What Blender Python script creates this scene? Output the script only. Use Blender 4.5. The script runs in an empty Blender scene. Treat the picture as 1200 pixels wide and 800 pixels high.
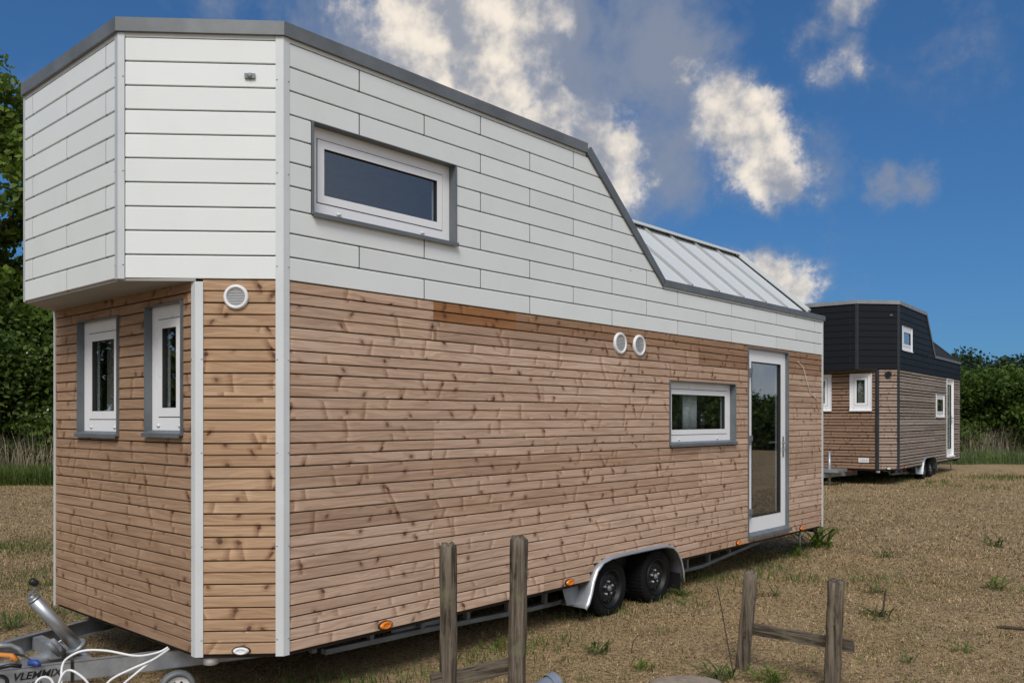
import bpy, math, random
import numpy as np
from mathutils import Vector, Matrix
random.seed(7); RNG = np.random.default_rng(11)
S = bpy.context.scene
COL = S.collection
R = math.radians
# ------------------------------------------------------------------ camera
CAMZ, FPX, HOR = 1.74, 1000.0, 490.0            # eye height, focal length and horizon row in photo pixels
cam = bpy.data.objects.new('camera', bpy.data.cameras.new('camera')); COL.objects.link(cam)
cam.data.sensor_width = 36; cam.data.lens = 36*FPX/1200; cam.data.shift_y = (HOR-400)/1200
cam.data.clip_start = .05; cam.data.clip_end = 2000
cam.location = (0, 0, CAMZ); cam.rotation_euler = (R(90), 0, 0); S.camera = cam
def ray(px, py): return Vector(((px-600)/FPX, 1.0, (HOR-py)/FPX))
def at(px, py, Y): v = ray(px, py)*Y; return Vector((v.x, v.y, v.z+CAMZ))
# ------------------------------------------------------------------ node helpers
def N(nt, typ, ins=None, **kw):
    n = nt.nodes.new(typ)
    for k, v in kw.items(): setattr(n, k, v)
    for k, v in (ins or {}).items():
        if isinstance(v, bpy.types.NodeSocket): nt.links.new(v, n.inputs[k])
        else: n.inputs[k].default_value = v
    return n
def math_(nt, op, a, b=None, c=None, clamp=False):
    ins = {0: a}
    if b is not None: ins[1] = b
    if c is not None: ins[2] = c
    return N(nt, 'ShaderNodeMath', ins, operation=op, use_clamp=clamp).outputs[0]
def vmath(nt, op, a, b=None, out=0):
    ins = {0: a}
    if b is not None: ins[1] = b
    return N(nt, 'ShaderNodeVectorMath', ins, operation=op).outputs[out]
def sstep(nt, v, a, b, lo=0., hi=1.):
    return N(nt, 'ShaderNodeMapRange', {0: v, 1: a, 2: b, 3: lo, 4: hi}, interpolation_type='SMOOTHSTEP').outputs[0]
def mix(nt, f, a, b, mode='MIX'):
    n = N(nt, 'ShaderNodeMix', data_type='RGBA', blend_type=mode)
    for i, v in ((0, f), (6, a), (7, b)):
        if isinstance(v, bpy.types.NodeSocket): nt.links.new(v, n.inputs[i])
        else: n.inputs[i].default_value = v if i == 0 else (tuple(v)+(1,))[:4]
    return n.outputs[2]
def noise(nt, vec, scale, detail=4, rough=.55, dist=0., out=0):
    return N(nt, 'ShaderNodeTexNoise', {'Vector': vec, 'Scale': scale, 'Detail': detail, 'Roughness': rough, 'Distortion': dist}).outputs[out]
# ------------------------------------------------------------------ world
SUN_EL, SUN_AZ = 47, 186                        # azimuth clockwise from +Y: behind the camera
w = bpy.data.worlds.new('World'); S.world = w; w.use_nodes = True
nt = w.node_tree; nt.nodes.clear()
d = N(nt, 'ShaderNodeTexCoord').outputs['Generated']
sky = N(nt, 'ShaderNodeTexSky', sky_type='NISHITA', sun_disc=False, sun_elevation=R(SUN_EL), sun_rotation=R(SUN_AZ), air_density=1.0, dust_density=.35, ozone_density=2.5)
blue = mix(nt, 1.0, N(nt, 'ShaderNodeGamma', {0: sky.outputs[0], 1: .65}).outputs[0], (.205, .46, .79), 'MULTIPLY')
wob = vmath(nt, 'SUBTRACT', noise(nt, d, 8, 8, .66, out=1), (.5, .5, .5))
wob = vmath(nt, 'MULTIPLY', wob, (.12, .12, .12))
dd = vmath(nt, 'ADD', d, wob)
def blobs(lst):
    acc = None
    for px, py, r, wt in lst:
        c = ray(px, py).normalized()
        v = sstep(nt, vmath(nt, 'DISTANCE', dd, tuple(c), out=1), 0., r/1000.*1.35, wt, 0.)
        acc = v if acc is None else math_(nt, 'MAXIMUM', acc, v)
    return acc
veil = blobs([(380, 30, 90, .75), (450, 50, 120, 1.), (540, 60, 120, 1.), (640, 30, 100, 1.), (600, 120, 80, .9), (690, 90, 110, 1.), (770, 70, 90, .95), (800, 120, 80, .8), (740, 10, 80, .7), (770, 170, 90, .8),
              (730, 215, 70, .75), (255, 0, 60, .5), (955, 200, 55, .6), (1040, 215, 30, .75), (1065, 208, 26, .7)])
puff = blobs([(560, 55, 95, 1.35), (500, 15, 100, 1.25), (575, 5, 80, 1.3), (430, 10, 70, .9), (600, 70, 50, 1.), (690, 168, 72, 1.35), (712, 205, 60, 1.2), (655, 148, 52, 1.2), (725, 165, 50, 1.1), (720, 240, 40, .9), (872, 145, 62, 1.2), (905, 192, 60, 1.15), (845, 120, 45, .9), (935, 212, 42, .85),
              (975, 80, 48, .72), (955, 35, 44, .7), (995, 5, 50, .75), (890, 312, 52, 1.2), (915, 335, 46, 1.2), (870, 305, 40, 1.)])
fb = noise(nt, d, 7.5, 9, .6, .25)
fb2 = noise(nt, d, 20, 9, .62)
away = sstep(nt, vmath(nt, 'DISTANCE', d, tuple(ray(640, 300).normalized()), out=1), 1.15, 1.75)
wide = math_(nt, 'MULTIPLY', away, sstep(nt, noise(nt, d, 1.6, 4, .5), .3, .5))
cen = math_(nt, 'SUBTRACT', fb, .5); cen2 = math_(nt, 'SUBTRACT', fb2, .5)
veil_d = math_(nt, 'MULTIPLY', sstep(nt, math_(nt, 'MULTIPLY_ADD', cen, 1.9, veil), .12, .92), .9)
puff_d = sstep(nt, math_(nt, 'ADD', math_(nt, 'MULTIPLY_ADD', cen, 2.0, puff), math_(nt, 'MULTIPLY', cen2, .8)), .1, 1.0)
body = noise(nt, d, 13, 5, .55)
body_l = noise(nt, vmath(nt, 'ADD', d, (.016, 0, .014)), 13, 5, .55)
relief = math_(nt, 'MULTIPLY', math_(nt, 'SUBTRACT', body, body_l), 1.3)
lit = math_(nt, 'MULTIPLY', sstep(nt, puff_d, .1, .85), sstep(nt, math_(nt, 'ADD', relief, math_(nt, 'MULTIPLY_ADD', fb2, .45, body)), .42, 1.0, .1, 1.))
ccol = mix(nt, lit, (1.4, 1.62, 2.1), (5.3, 4.8, 4.15))
cden = math_(nt, 'MAXIMUM', veil_d, puff_d)
skyc = mix(nt, cden, blue, ccol)
skyc = mix(nt, math_(nt, 'MULTIPLY', wide, .85), skyc, (5.6, 5.6, 5.7))
low = sstep(nt, N(nt, 'ShaderNodeSeparateXYZ', {0: d}).outputs[2], .03, .2, 1., 0.)
side = sstep(nt, vmath(nt, 'DISTANCE', d, tuple(ray(640, 300).normalized()), out=1), .72, 1.)
skyc = mix(nt, math_(nt, 'MULTIPLY', math_(nt, 'MULTIPLY', low, side), sstep(nt, noise(nt, d, 3, 5, .6), .3, .55)), skyc, (3.6, 3.7, 3.9))
bg = N(nt, 'ShaderNodeBackground', {'Color': skyc, 'Strength': .1})
N(nt, 'ShaderNodeOutputWorld', {0: bg.outputs[0]})
# ------------------------------------------------------------------ sun, exposure
sun = bpy.data.objects.new('sun', bpy.data.lights.new('sun', 'SUN')); COL.objects.link(sun)
sun.data.energy = 1.5; sun.data.angle = R(25); sun.data.color = (1, .96, .9)
sd = Vector((math.sin(R(SUN_AZ))*math.cos(R(SUN_EL)), math.cos(R(SUN_AZ))*math.cos(R(SUN_EL)), math.sin(R(SUN_EL))))
sun.rotation_euler = sd.to_track_quat('Z', 'Y').to_euler()
S.view_settings.view_transform = 'Standard'; S.view_settings.look = 'None'; S.view_settings.exposure = 0.8; S.view_settings.gamma = 1
S.view_settings.use_curve_mapping = False
# ------------------------------------------------------------------ materials
MATS = {}
def mat(name, rough=.6, metal=0., spec=.4):
    m = bpy.data.materials.new(name); m.use_nodes = True; t = m.node_tree
    b = t.nodes['Principled BSDF']; b.inputs['Roughness'].default_value = rough; b.inputs['Metallic'].default_value = metal
    b.inputs['Specular IOR Level'].default_value = spec
    MATS[name] = m; return m, t, b
def link(t, o, b, k): t.links.new(o, b.inputs[k])
def bump(t, b, h, strength, dist=.01):
    link(t, N(t, 'ShaderNodeBump', {'Height': h, 'Strength': strength, 'Distance': dist}).outputs[0], b, 'Normal')
def objco(t, rnd=True, scale=(1, 1, 1)):
    v = N(t, 'ShaderNodeTexCoord').outputs['Object']
    if rnd:
        r = N(t, 'ShaderNodeObjectInfo').outputs['Random']
        off = N(t, 'ShaderNodeCombineXYZ', {0: math_(t, 'MULTIPLY', r, 71.), 1: math_(t, 'MULTIPLY', r, 37.), 2: math_(t, 'MULTIPLY', r, 53.)}).outputs[0]
        v = vmath(t, 'ADD', v, off)
    return vmath(t, 'MULTIPLY', v, scale) if scale != (1, 1, 1) else v
def simple(name, c, rough=.6, metal=0., var=.12, scale=6., bmp=0., bscale=60., spec=.4):
    m, t, b = mat(name, rough, metal, spec)
    v = objco(t)
    n = noise(t, v, scale, 5, .6)
    lo = tuple(x*(1-var) for x in c); hi = tuple(min(1, x*(1+var)) for x in c)
    link(t, mix(t, sstep(t, n, .3, .7), lo, hi), b, 'Base Color')
    link(t, math_(t, 'MULTIPLY_ADD', noise(t, v, scale*3, 3), .25, rough-.12), b, 'Roughness')
    if bmp: bump(t, b, noise(t, v, bscale, 3), bmp, .004)
    return m
def wood(name, cols, knot=1., grey=0.):
    m, t, b = mat(name, .72, 0, .25)
    v = objco(t)
    rnd = N(t, 'ShaderNodeObjectInfo').outputs['Random']
    # growth grain, stretched along the board
    warp = noise(t, vmath(t, 'MULTIPLY', v, (1.6, 1, 9)), 1.0, 3, .5)
    gv = vmath(t, 'ADD', vmath(t, 'MULTIPLY', v, (1.3, 1.3, 60)), N(t, 'ShaderNodeCombineXYZ', {2: math_(t, 'MULTIPLY', warp, 9.)}).outputs[0])
    grain = noise(t, gv, 1.3, 6, .6)
    fine = noise(t, vmath(t, 'MULTIPLY', v, (6, 6, 220)), 1.0, 3, .6)
    # knots: one cell about 0.45 m long and as tall as the board
    xyz = N(t, 'ShaderNodeSeparateXYZ', {0: vmath(t, 'ADD', v, vmath(t, 'MULTIPLY', vmath(t, 'SUBTRACT', noise(t, v, 9, 3, .55, out=1), (.5, .5, .5)), (.035, 0, .02)))})
    def cells(fx, fz, ox):
        cv = N(t, 'ShaderNodeCombineXYZ', {0: math_(t, 'MULTIPLY_ADD', xyz.outputs[0], fx, ox), 1: math_(t, 'MULTIPLY_ADD', xyz.outputs[2], fz, ox)}).outputs[0]
        n_ = N(t, 'ShaderNodeTexVoronoi', {'Vector': cv, 'Scale': 1.0, 'Randomness': .9}, feature='F1', voronoi_dimensions='2D')
        df = N(t, 'ShaderNodeSeparateXYZ', {0: vmath(t, 'SUBTRACT', cv, n_.outputs['Position'])}); c_ = N(t, 'ShaderNodeSeparateColor', {0: n_.outputs['Color']})
        return math_(t, 'DIVIDE', df.outputs[0], fx), math_(t, 'DIVIDE', df.outputs[1], fz), c_.outputs
    def strokes(fx, fz, ox, keep):
        dx, dz, c3 = cells(fx, fz, ox)
        tt = math_(t, 'MULTIPLY_ADD', dz, math_(t, 'MULTIPLY_ADD', c3[0], 1.3, -.65), dx)
        on_ = sstep(t, c3[1], keep, keep+.05)
        br = math_(t, 'MULTIPLY', on_, math_(t, 'MULTIPLY', sstep(t, tt, 0., .006), sstep(t, tt, .008, .05, 1., 0.)))
        dk = math_(t, 'MULTIPLY', on_, math_(t, 'MULTIPLY', math_(t, 'MULTIPLY', sstep(t, tt, -.05, -.004), sstep(t, tt, .0, .007, 1., 0.)), sstep(t, noise(t, vmath(t, 'MULTIPLY', v, (30, 30, 60)), 1., 3), .3, .55, .4, 1.)))
        kn = math_(t, 'ADD', math_(t, 'POWER', dx, 2.), math_(t, 'POWER', math_(t, 'MULTIPLY', math_(t, 'MULTIPLY_ADD', dx, math_(t, 'MULTIPLY_ADD', c3[0], 1.6, -.8), dz), 1.1), 2.))
        kn = math_(t, 'POWER', kn, .5)
        sz = math_(t, 'MULTIPLY_ADD', c3[2], .012, .003)
        kk = math_(t, 'MULTIPLY', sstep(t, c3[2], .62, .66), sstep(t, math_(t, 'SUBTRACT', kn, sz), -.003, .004, 1., 0.))
        hl = math_(t, 'MULTIPLY', sstep(t, c3[2], .62, .66), sstep(t, math_(t, 'SUBTRACT', kn, sz), 0., .035, 1., 0.))
        return br, dk, kk, hl, c3[1]
    br1, dk1, core, halo, cr1 = strokes(2.1, 7.3, 0., .4)
    br2, dk2, core2, halo2, cr2 = strokes(2.6, 14.6, 3.7, .72)
    fig = math_(t, 'MAXIMUM', br1, br2); figd = math_(t, 'MAXIMUM', dk1, dk2)
    core = math_(t, 'MAXIMUM', core, math_(t, 'MULTIPLY', core2, .8)); halo = math_(t, 'MAXIMUM', halo, halo2)
    tone = N(t, 'ShaderNodeMapRange', {0: cr1, 3: -.05, 4: .05}).outputs[0]
    base = N(t, 'ShaderNodeValToRGB', {0: rnd})
    cr = base.color_ramp; cr.elements[0].color = tuple(cols[0])+(1,); cr.elements[1].color = tuple(cols[-1])+(1,)
    for i, c in enumerate(cols[1:-1]): cr.elements.new((i+1)/(len(cols)-1)).color = tuple(c)+(1,)
    c = mix(t, sstep(t, grain, .35, .68, 0., .75), base.outputs[0], (.66, .59, .53), 'MULTIPLY')
    c = mix(t, sstep(t, fine, .3, .8, 0., .28), c, (.55, .5, .45), 'MULTIPLY')
    big = noise(t, vmath(t, 'MULTIPLY', v, (1.1, 1, 3)), 1.1, 3, .5)
    c = mix(t, sstep(t, big, .35, .7, 0., .5), c, (1.1, 1.1, 1.1), 'MULTIPLY')
    c = mix(t, 1., c, N(t, 'ShaderNodeCombineColor', {k_: math_(t, 'ADD', tone, 1.) for k_ in range(3)}).outputs[0], 'MULTIPLY')
    c = mix(t, math_(t, 'MULTIPLY', fig, .42), c, (1.42, 1.4, 1.36), 'MULTIPLY')
    c = mix(t, math_(t, 'MULTIPLY', figd, .66), c, (.5, .42, .37), 'MULTIPLY')
    c = mix(t, math_(t, 'MULTIPLY', halo, .5*knot), c, (.55, .42, .34), 'MULTIPLY')
    c = mix(t, math_(t, 'MULTIPLY', core, .8*knot), c, (.045, .026, .018))
    link(t, c, b, 'Base Color')
    bump(t, b, math_(t, 'ADD', grain, math_(t, 'MULTIPLY', fine, .6)), .35, .003)
    return m
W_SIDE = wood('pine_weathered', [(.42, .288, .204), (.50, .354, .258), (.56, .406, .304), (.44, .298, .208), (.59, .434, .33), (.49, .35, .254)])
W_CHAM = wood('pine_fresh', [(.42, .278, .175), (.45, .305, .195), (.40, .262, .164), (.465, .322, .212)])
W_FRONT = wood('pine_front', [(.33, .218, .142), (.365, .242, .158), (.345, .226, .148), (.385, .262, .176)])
W_RED = wood('pine_reddish', [(.30, .182, .11), (.34, .21, .13)])
W_ORANGE = wood('pine_orange', [(.30, .145, .06), (.33, .16, .068)])
W_GREY = wood('larch_grey', [(.24, .205, .175), (.30, .26, .225), (.37, .325, .29), (.27, .23, .195), (.42, .375, .335)], .6)
W_GREYC = wood('larch_pale', [(.32, .245, .2), (.36, .28, .23), (.34, .26, .21)], .7)
W_TAN = wood('larch_tan', [(.27, .175, .118), (.30, .2, .138), (.285, .185, .125)], .8)
def cladding(name, c, rough):
    m, t, b = mat(name, rough, 0, .35 if c[0] > .1 else .18)
    v = objco(t)
    g = noise(t, vmath(t, 'MULTIPLY', v, (4, 4, 130)), 1.0, 4, .6)
    dirt = noise(t, vmath(t, 'MULTIPLY', v, (2, 2, 1.2)), 1.3, 5, .6)
    rnd = N(t, 'ShaderNodeObjectInfo').outputs['Random']
    col = mix(t, rnd, tuple(x*.965 for x in c), tuple(min(1, x*1.03) for x in c))
    col = mix(t, sstep(t, dirt, .4, .75, 0., .16), col, (.72, .74, .72), 'MULTIPLY')
    link(t, col, b, 'Base Color'); bump(t, b, g, .22, .002)
    return m
M_WHITE = cladding('white_cladding', (.69, .72, .715), .45)
M_BLACK = cladding('black_cladding', (.0085, .0105, .014), .55)
M_ALU = simple('painted_aluminium', (.52, .54, .55), .38, .15, .05, 3)
M_ALUW = simple('white_aluminium', (.57, .595, .605), .35, .05, .04, 3)
M_FASCIA = simple('zinc_fascia', (.15, .162, .168), .5, .25, .16, 3, .1, 90)
M_FASCIAL = simple('pale_zinc_fascia', (.24, .255, .265), .5, .2, .12, 3)
M_FLASH = simple('grey_flashing', (.135, .152, .165), .5, .2, .12, 5)
M_DARKTRIM = simple('black_trim', (.018, .02, .024), .45, 0, .15, 5)
M_PVC = simple('white_pvc', (.76, .77, .785), .3, 0, .008, 2, spec=.5)
M_GASKET = simple('black_gasket', (.02, .02, .02), .6)
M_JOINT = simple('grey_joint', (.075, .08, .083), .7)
M_SEAL = simple('grey_seal', (.05, .05, .052), .7)
M_ROOF = simple('roof_metal', (.56, .585, .59), .6, 0, .02, 1)
M_RSEAM = simple('roof_seam', (.36, .375, .38), .6, 0, .03, 1)
M_ROOFD = simple('dark_roof_metal', (.03, .033, .037), .45, .1, .1, 2)
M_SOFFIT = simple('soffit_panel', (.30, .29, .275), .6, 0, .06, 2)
M_CORE = simple('dark_membrane', (.035, .026, .02), .9)
M_ROOM = simple('interior_lining', (.34, .31, .27), .7)
M_GALV = simple('galvanised_steel', (.33, .35, .37), .42, .55, .2, 9, .12, 70)
M_TUBE = simple('bright_galvanised_tube', (.42, .44, .46), .38, .8, .08, 3)
M_MUD = simple('galvanised_mudguard', (.55, .58, .62), .36, .7, .08, 1.2)
M_CHAS = simple('grey_chassis', (.19, .205, .22), .55, .3, .2, 6)
M_RUB = simple('tyre_rubber', (.008, .008, .0085), .85, 0, .3, 8, .3, 120, spec=.15)
M_RIM = simple('black_steel_rim', (.007, .007, .008), .5, 0, .2, 8)
M_CHROME = simple('steel_bolt', (.5, .5, .5), .3, .9)
M_AMBER = simple('amber_lens', (.75, .2, .01), .2, 0, .1, 30, spec=.6)
M_PLAST = simple('white_plastic', (.7, .71, .72), .35, 0, .04)
M_GRILLE = simple('grey_grille', (.46, .47, .48), .5)
M_BLACKP = simple('black_plastic', (.015, .015, .016), .4)
M_BLUEP = simple('blue_plastic', (.03, .07, .3), .4)
M_ORANGEP = simple('orange_strap', (.55, .2, .03), .6)
M_REDP = simple('red_paint', (.3, .045, .03), .5)
M_PIPE = simple('grey_pipe', (.17, .2, .26), .4, 0, .1)
M_PRINT = simple('black_print', (.012, .012, .014), .5)
M_CONC = simple('stone_slab', (.24, .2, .155), .85, 0, .2, 20, .4, 120)
M_PALE = simple('pale_matt', (.72, .74, .74), .8)
def blindmat():
    m, t, b = mat('blind_cloth', .8); tl = N(t, 'ShaderNodeBsdfTranslucent', {0: (.8, .82, .82, 1)}); b.inputs['Base Color'].default_value = (.7, .72, .72, 1)
    mx = N(t, 'ShaderNodeMixShader', {0: .6, 1: b.outputs[0], 2: tl.outputs[0]}); t.links.new(mx.outputs[0], t.nodes['Material Output'].inputs[0]); return m
M_BLIND = blindmat()
def glass():
    m, t, b = mat('window_glass'); t.nodes.remove(b)
    fr = math_(t, 'POWER', N(t, 'ShaderNodeLayerWeight', {'Blend': .5}).outputs['Facing'], 3.)
    fac = math_(t, 'MULTIPLY_ADD', fr, .8, .10, clamp=True)
    gl = N(t, 'ShaderNodeBsdfGlossy', {'Color': (.93, .96, 1, 1), 'Roughness': .015})
    tr = N(t, 'ShaderNodeBsdfTransparent', {'Color': (.86, .89, .89, 1)})
    mx = N(t, 'ShaderNodeMixShader', {0: fac, 1: tr.outputs[0], 2: gl.outputs[0]})
    t.links.new(mx.outputs[0], t.nodes['Material Output'].inputs[0]); return m
M_GLASS = glass()
def postwood():
    m, t, b = mat('grey_old_wood', .85, 0, .2)
    v = objco(t)
    g = noise(t, vmath(t, 'MULTIPLY', v, (40, 40, 3)), 1., 6, .65, .6)
    l = noise(t, v, 9, 4, .6)
    k = N(t, 'ShaderNodeTexVoronoi', {'Vector': vmath(t, 'MULTIPLY', v, (11, 11, 5)), 'Scale': 1.}).outputs['Distance']
    c = mix(t, sstep(t, g, .3, .7), (.028, .022, .016), (.19, .155, .118))
    c = mix(t, sstep(t, l, .52, .7, 0., .6), c, (.17, .165, .10))
    c = mix(t, sstep(t, k, .05, .16, .85, 0.), c, (.025, .02, .015))
    link(t, c, b, 'Base Color'); bump(t, b, g, .8, .012); return m
M_POST = postwood()
def bark():
    m, t, b = mat('bark', .9, 0, .2); v = objco(t)
    g = noise(t, vmath(t, 'MULTIPLY', v, (12, 12, 3)), 1., 5, .6)
    link(t, mix(t, g, (.03, .024, .018), (.1, .08, .06)), b, 'Base Color'); bump(t, b, g, .6, .03); return m
M_BARK = bark()
def leafmat(name, cols, trans=.35, rough=.55, clump=.6):
    m, t, b = mat(name, rough, 0, .25)
    r = N(t, 'ShaderNodeNewGeometry').outputs['Random Per Island']
    rp = N(t, 'ShaderNodeValToRGB', {0: r}); cr = rp.color_ramp
    cr.elements[0].color = tuple(cols[0])+(1,); cr.elements[1].color = tuple(cols[-1])+(1,)
    for i, c in enumerate(cols[1:-1]): cr.elements.new((i+1)/(len(cols)-1)).color = tuple(c)+(1,)
    n = noise(t, N(t, 'ShaderNodeTexCoord').outputs['Object'], clump, 3)
    c = mix(t, sstep(t, n, .35, .65, 0., .5), rp.outputs[0], (1.3, 1.2, .9), 'MULTIPLY')
    link(t, c, b, 'Base Color')
    if trans:
        tl = N(t, 'ShaderNodeBsdfTranslucent'); t.links.new(c, tl.inputs[0])
        mx = N(t, 'ShaderNodeMixShader', {0: trans, 1: b.outputs[0], 2: tl.outputs[0]})
        t.links.new(mx.outputs[0], t.nodes['Material Output'].inputs[0])
    return m
L_TREE = leafmat('tree_leaf', [(.055, .1, .015), (.095, .155, .02), (.14, .205, .028), (.075, .13, .018)])
L_DARK = leafmat('dark_shrub_leaf', [(.04, .075, .016), (.075, .13, .024), (.125, .19, .036)], .4)
L_HEDGE = leafmat('hedge_leaf', [(.035, .07, .012), (.06, .11, .018), (.095, .155, .026), (.045, .085, .015)])
L_FAR = leafmat('far_tree_leaf', [(.03, .052, .028), (.045, .075, .035)])
L_BLOS = leafmat('white_blossom', [(.55, .56, .5), (.62, .62, .56)], .2)
L_GRASS = leafmat('green_grass', [(.06, .105, .02), (.1, .155, .032), (.14, .185, .05), (.075, .12, .026)])
L_GRASSB = leafmat('bluish_grass', [(.09, .145, .05), (.14, .2, .075), (.19, .24, .11)])
L_WEED = leafmat('weed_leaf', [(.045, .08, .02), (.075, .12, .03), (.115, .155, .045)])
L_WEED2 = leafmat('bright_weed_leaf', [(.07, .115, .018), (.115, .175, .03), (.16, .2, .045)])
L_STRAW = leafmat('straw', [(.17, .115, .06), (.41, .295, .16), (.58, .44, .27), (.31, .22, .11), (.2, .17, .07), (.1, .07, .04)], .1, .8, 1.2)
L_STALK = leafmat('dead_stalk', [(.28, .24, .18), (.4, .34, .26), (.2, .165, .12)], .1, .8)
L_SOIL = leafmat('soil_crumb', [(.03, .022, .015), (.06, .044, .028), (.13, .098, .065), (.045, .035, .022), (.38, .31, .22)], 0, .9)
def groundmat():
    m, t, b = mat('dry_field', .95, 0, .1)
    v = N(t, 'ShaderNodeTexCoord').outputs['Object']
    big = noise(t, v, .35, 5, .55); mid = noise(t, v, 1.7, 6, .6); fin = noise(t, v, 24, 6, .7); spk = noise(t, v, 75, 3, .7)
    c = mix(t, sstep(t, mid, .35, .7), (.26, .178, .094), (.39, .28, .158))
    c = mix(t, sstep(t, fin, .38, .68), c, (.48, .355, .205))
    c = mix(t, sstep(t, fin, .5, .3, 0., .8), c, (.085, .06, .034))
    c = mix(t, sstep(t, spk, .58, .75, 0., .7), c, (.55, .44, .28))
    c = mix(t, sstep(t, spk, .47, .3, 0., .8), c, (.05, .037, .022))
    c = mix(t, sstep(t, big, .54, .72, 0., .35), c, (.175, .15, .065))
    c = mix(t, sstep(t, noise(t, v, .8, 4, .6), .5, .7, 0., .45), c, (.62, .58, .55), 'MULTIPLY')
    # beyond the mown field the soil is hidden by grass
    y = N(t, 'ShaderNodeSeparateXYZ', {0: v}).outputs[1]
    far = sstep(t, math_(t, 'ADD', y, math_(t, 'MULTIPLY', mid, 3.)), 27.5, 30.5)
    c = mix(t, far, c, (.07, .1, .03))
    link(t, c, b, 'Base Color'); bump(t, b, math_(t, 'ADD', fin, math_(t, 'MULTIPLY', spk, .5)), .9, .03); return m
M_GROUND = groundmat()
# ------------------------------------------------------------------ mesh helpers
class MB:
    def __init__(s): s.v = []; s.f = []; s.sm = set()
    def quad(s, *pts): b = len(s.v); s.v += [tuple(p) for p in pts]; s.f.append(tuple(range(b, b+len(pts)))); return s
    def box(s, a, c):
        (x0, y0, z0), (x1, y1, z1) = a, c; b = len(s.v)
        s.v += [(x0, y0, z0), (x1, y0, z0), (x1, y1, z0), (x0, y1, z0), (x0, y0, z1), (x1, y0, z1), (x1, y1, z1), (x0, y1, z1)]
        for f in ((0, 3, 2, 1), (4, 5, 6, 7), (0, 1, 5, 4), (1, 2, 6, 5), (2, 3, 7, 6), (3, 0, 4, 7)): s.f.append(tuple(b+i for i in f))
        return s
    def loft(s, rings, caps=True, smooth=False, closed=True):
        b = len(s.v); n = len(rings[0])
        for r in rings: s.v += [tuple(p) for p in r]
        for i in range(len(rings)-1):
            for j in range(n if closed else n-1):
                k = (j+1) % n
                if smooth: s.sm.add(len(s.f))
                s.f.append((b+i*n+j, b+i*n+k, b+(i+1)*n+k, b+(i+1)*n+j))
        if caps: s.f.append(tuple(b+j for j in range(n))[::-1]); s.f.append(tuple(b+(len(rings)-1)*n+j for j in range(n)))
        return s
    def tube(s, pts, rad, n=8, caps=True):
        pts = [Vector(p) for p in pts]; rr = rad if isinstance(rad, (list, tuple)) else [rad]*len(pts); rings = []; up = None
        for i, p in enumerate(pts):
            t = (pts[min(i+1, len(pts)-1)]-pts[max(i-1, 0)]).normalized()
            if up is None: up = Vector((0, 0, 1)) if abs(t.z) < .9 else Vector((1, 0, 0))
            a = up.cross(t)
            if a.length < 1e-4: a = Vector((0, 1, 0)).cross(t)
            a.normalize(); c = t.cross(a); up = c
            rings.append([p+(a*math.cos(q)+c*math.sin(q))*rr[i] for q in (2*math.pi*k/n for k in range(n))])
        return s.loft(rings, caps, True)
    def lathe(s, prof, o=(0, 0, 0), ax='y', n=28, caps=False):
        rings = []
        for r, h in prof:
            ring = []
            for k in range(n):
                q = 2*math.pi*k/n; a, c = r*math.cos(q), r*math.sin(q)
                ring.append((o[0]+a, o[1]+h, o[2]+c) if ax == 'y' else (o[0]+a, o[1]+c, o[2]+h))
            rings.append(ring)
        return s.loft(rings, caps, True)
    def mesh(s, name):
        m = bpy.data.meshes.new(name); m.from_pydata(s.v, [], s.f)
        for i in s.sm: m.polygons[i].use_smooth = True
        m.update(); return m
    def build(s, name, mt, parent=None, loc=(0, 0, 0), rz=0.):
        m = s.mesh(name); m.materials.append(mt); return put(name, m, parent, loc, rz)
def put(name, mesh, parent=None, loc=(0, 0, 0), rz=0.):
    o = bpy.data.objects.new(name, mesh); COL.objects.link(o); o.parent = parent; o.location = loc; o.rotation_euler = (0, 0, rz); return o
def empty(name, loc, rz=0.):
    o = bpy.data.objects.new(name, None); COL.objects.link(o); o.location = loc; o.rotation_euler = (0, 0, rz); o.empty_display_size = .2; return o
def tag(o, label, cat, group=None, kind=None):
    if label: o['label'] = label
    if cat: o['category'] = cat
    if group: o['group'] = group
    if kind: o['kind'] = kind
    return o
def npmesh(name, V, F, mt, parent=None, loc=(0, 0, 0)):
    m = bpy.data.meshes.new(name); k = F.shape[1]
    m.vertices.add(len(V)); m.vertices.foreach_set('co', V.astype(np.float32).ravel())
    m.loops.add(F.size); m.loops.foreach_set('vertex_index', F.astype(np.int32).ravel())
    m.polygons.add(len(F)); m.polygons.foreach_set('loop_start', np.arange(0, F.size, k, dtype=np.int32))
    m.update(calc_edges=True); m.materials.append(mt); return put(name, m, parent, loc)
def sm_(a, b, x): x = np.clip((x-a)/(b-a), 0, 1); return x*x*(3-2*x)
def gz(x, y):                                   # height of the ground
    x = np.asarray(x, float); y = np.asarray(y, float)
    z = .27*sm_(9.5, 19, y)+.10*sm_(22, 34, y)
    return z+.012*np.sin(x*1.9+y*.7)*np.sin(y*1.3-x*.4)+.008*np.sin(x*4.1)*np.sin(y*3.7+1)
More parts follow.
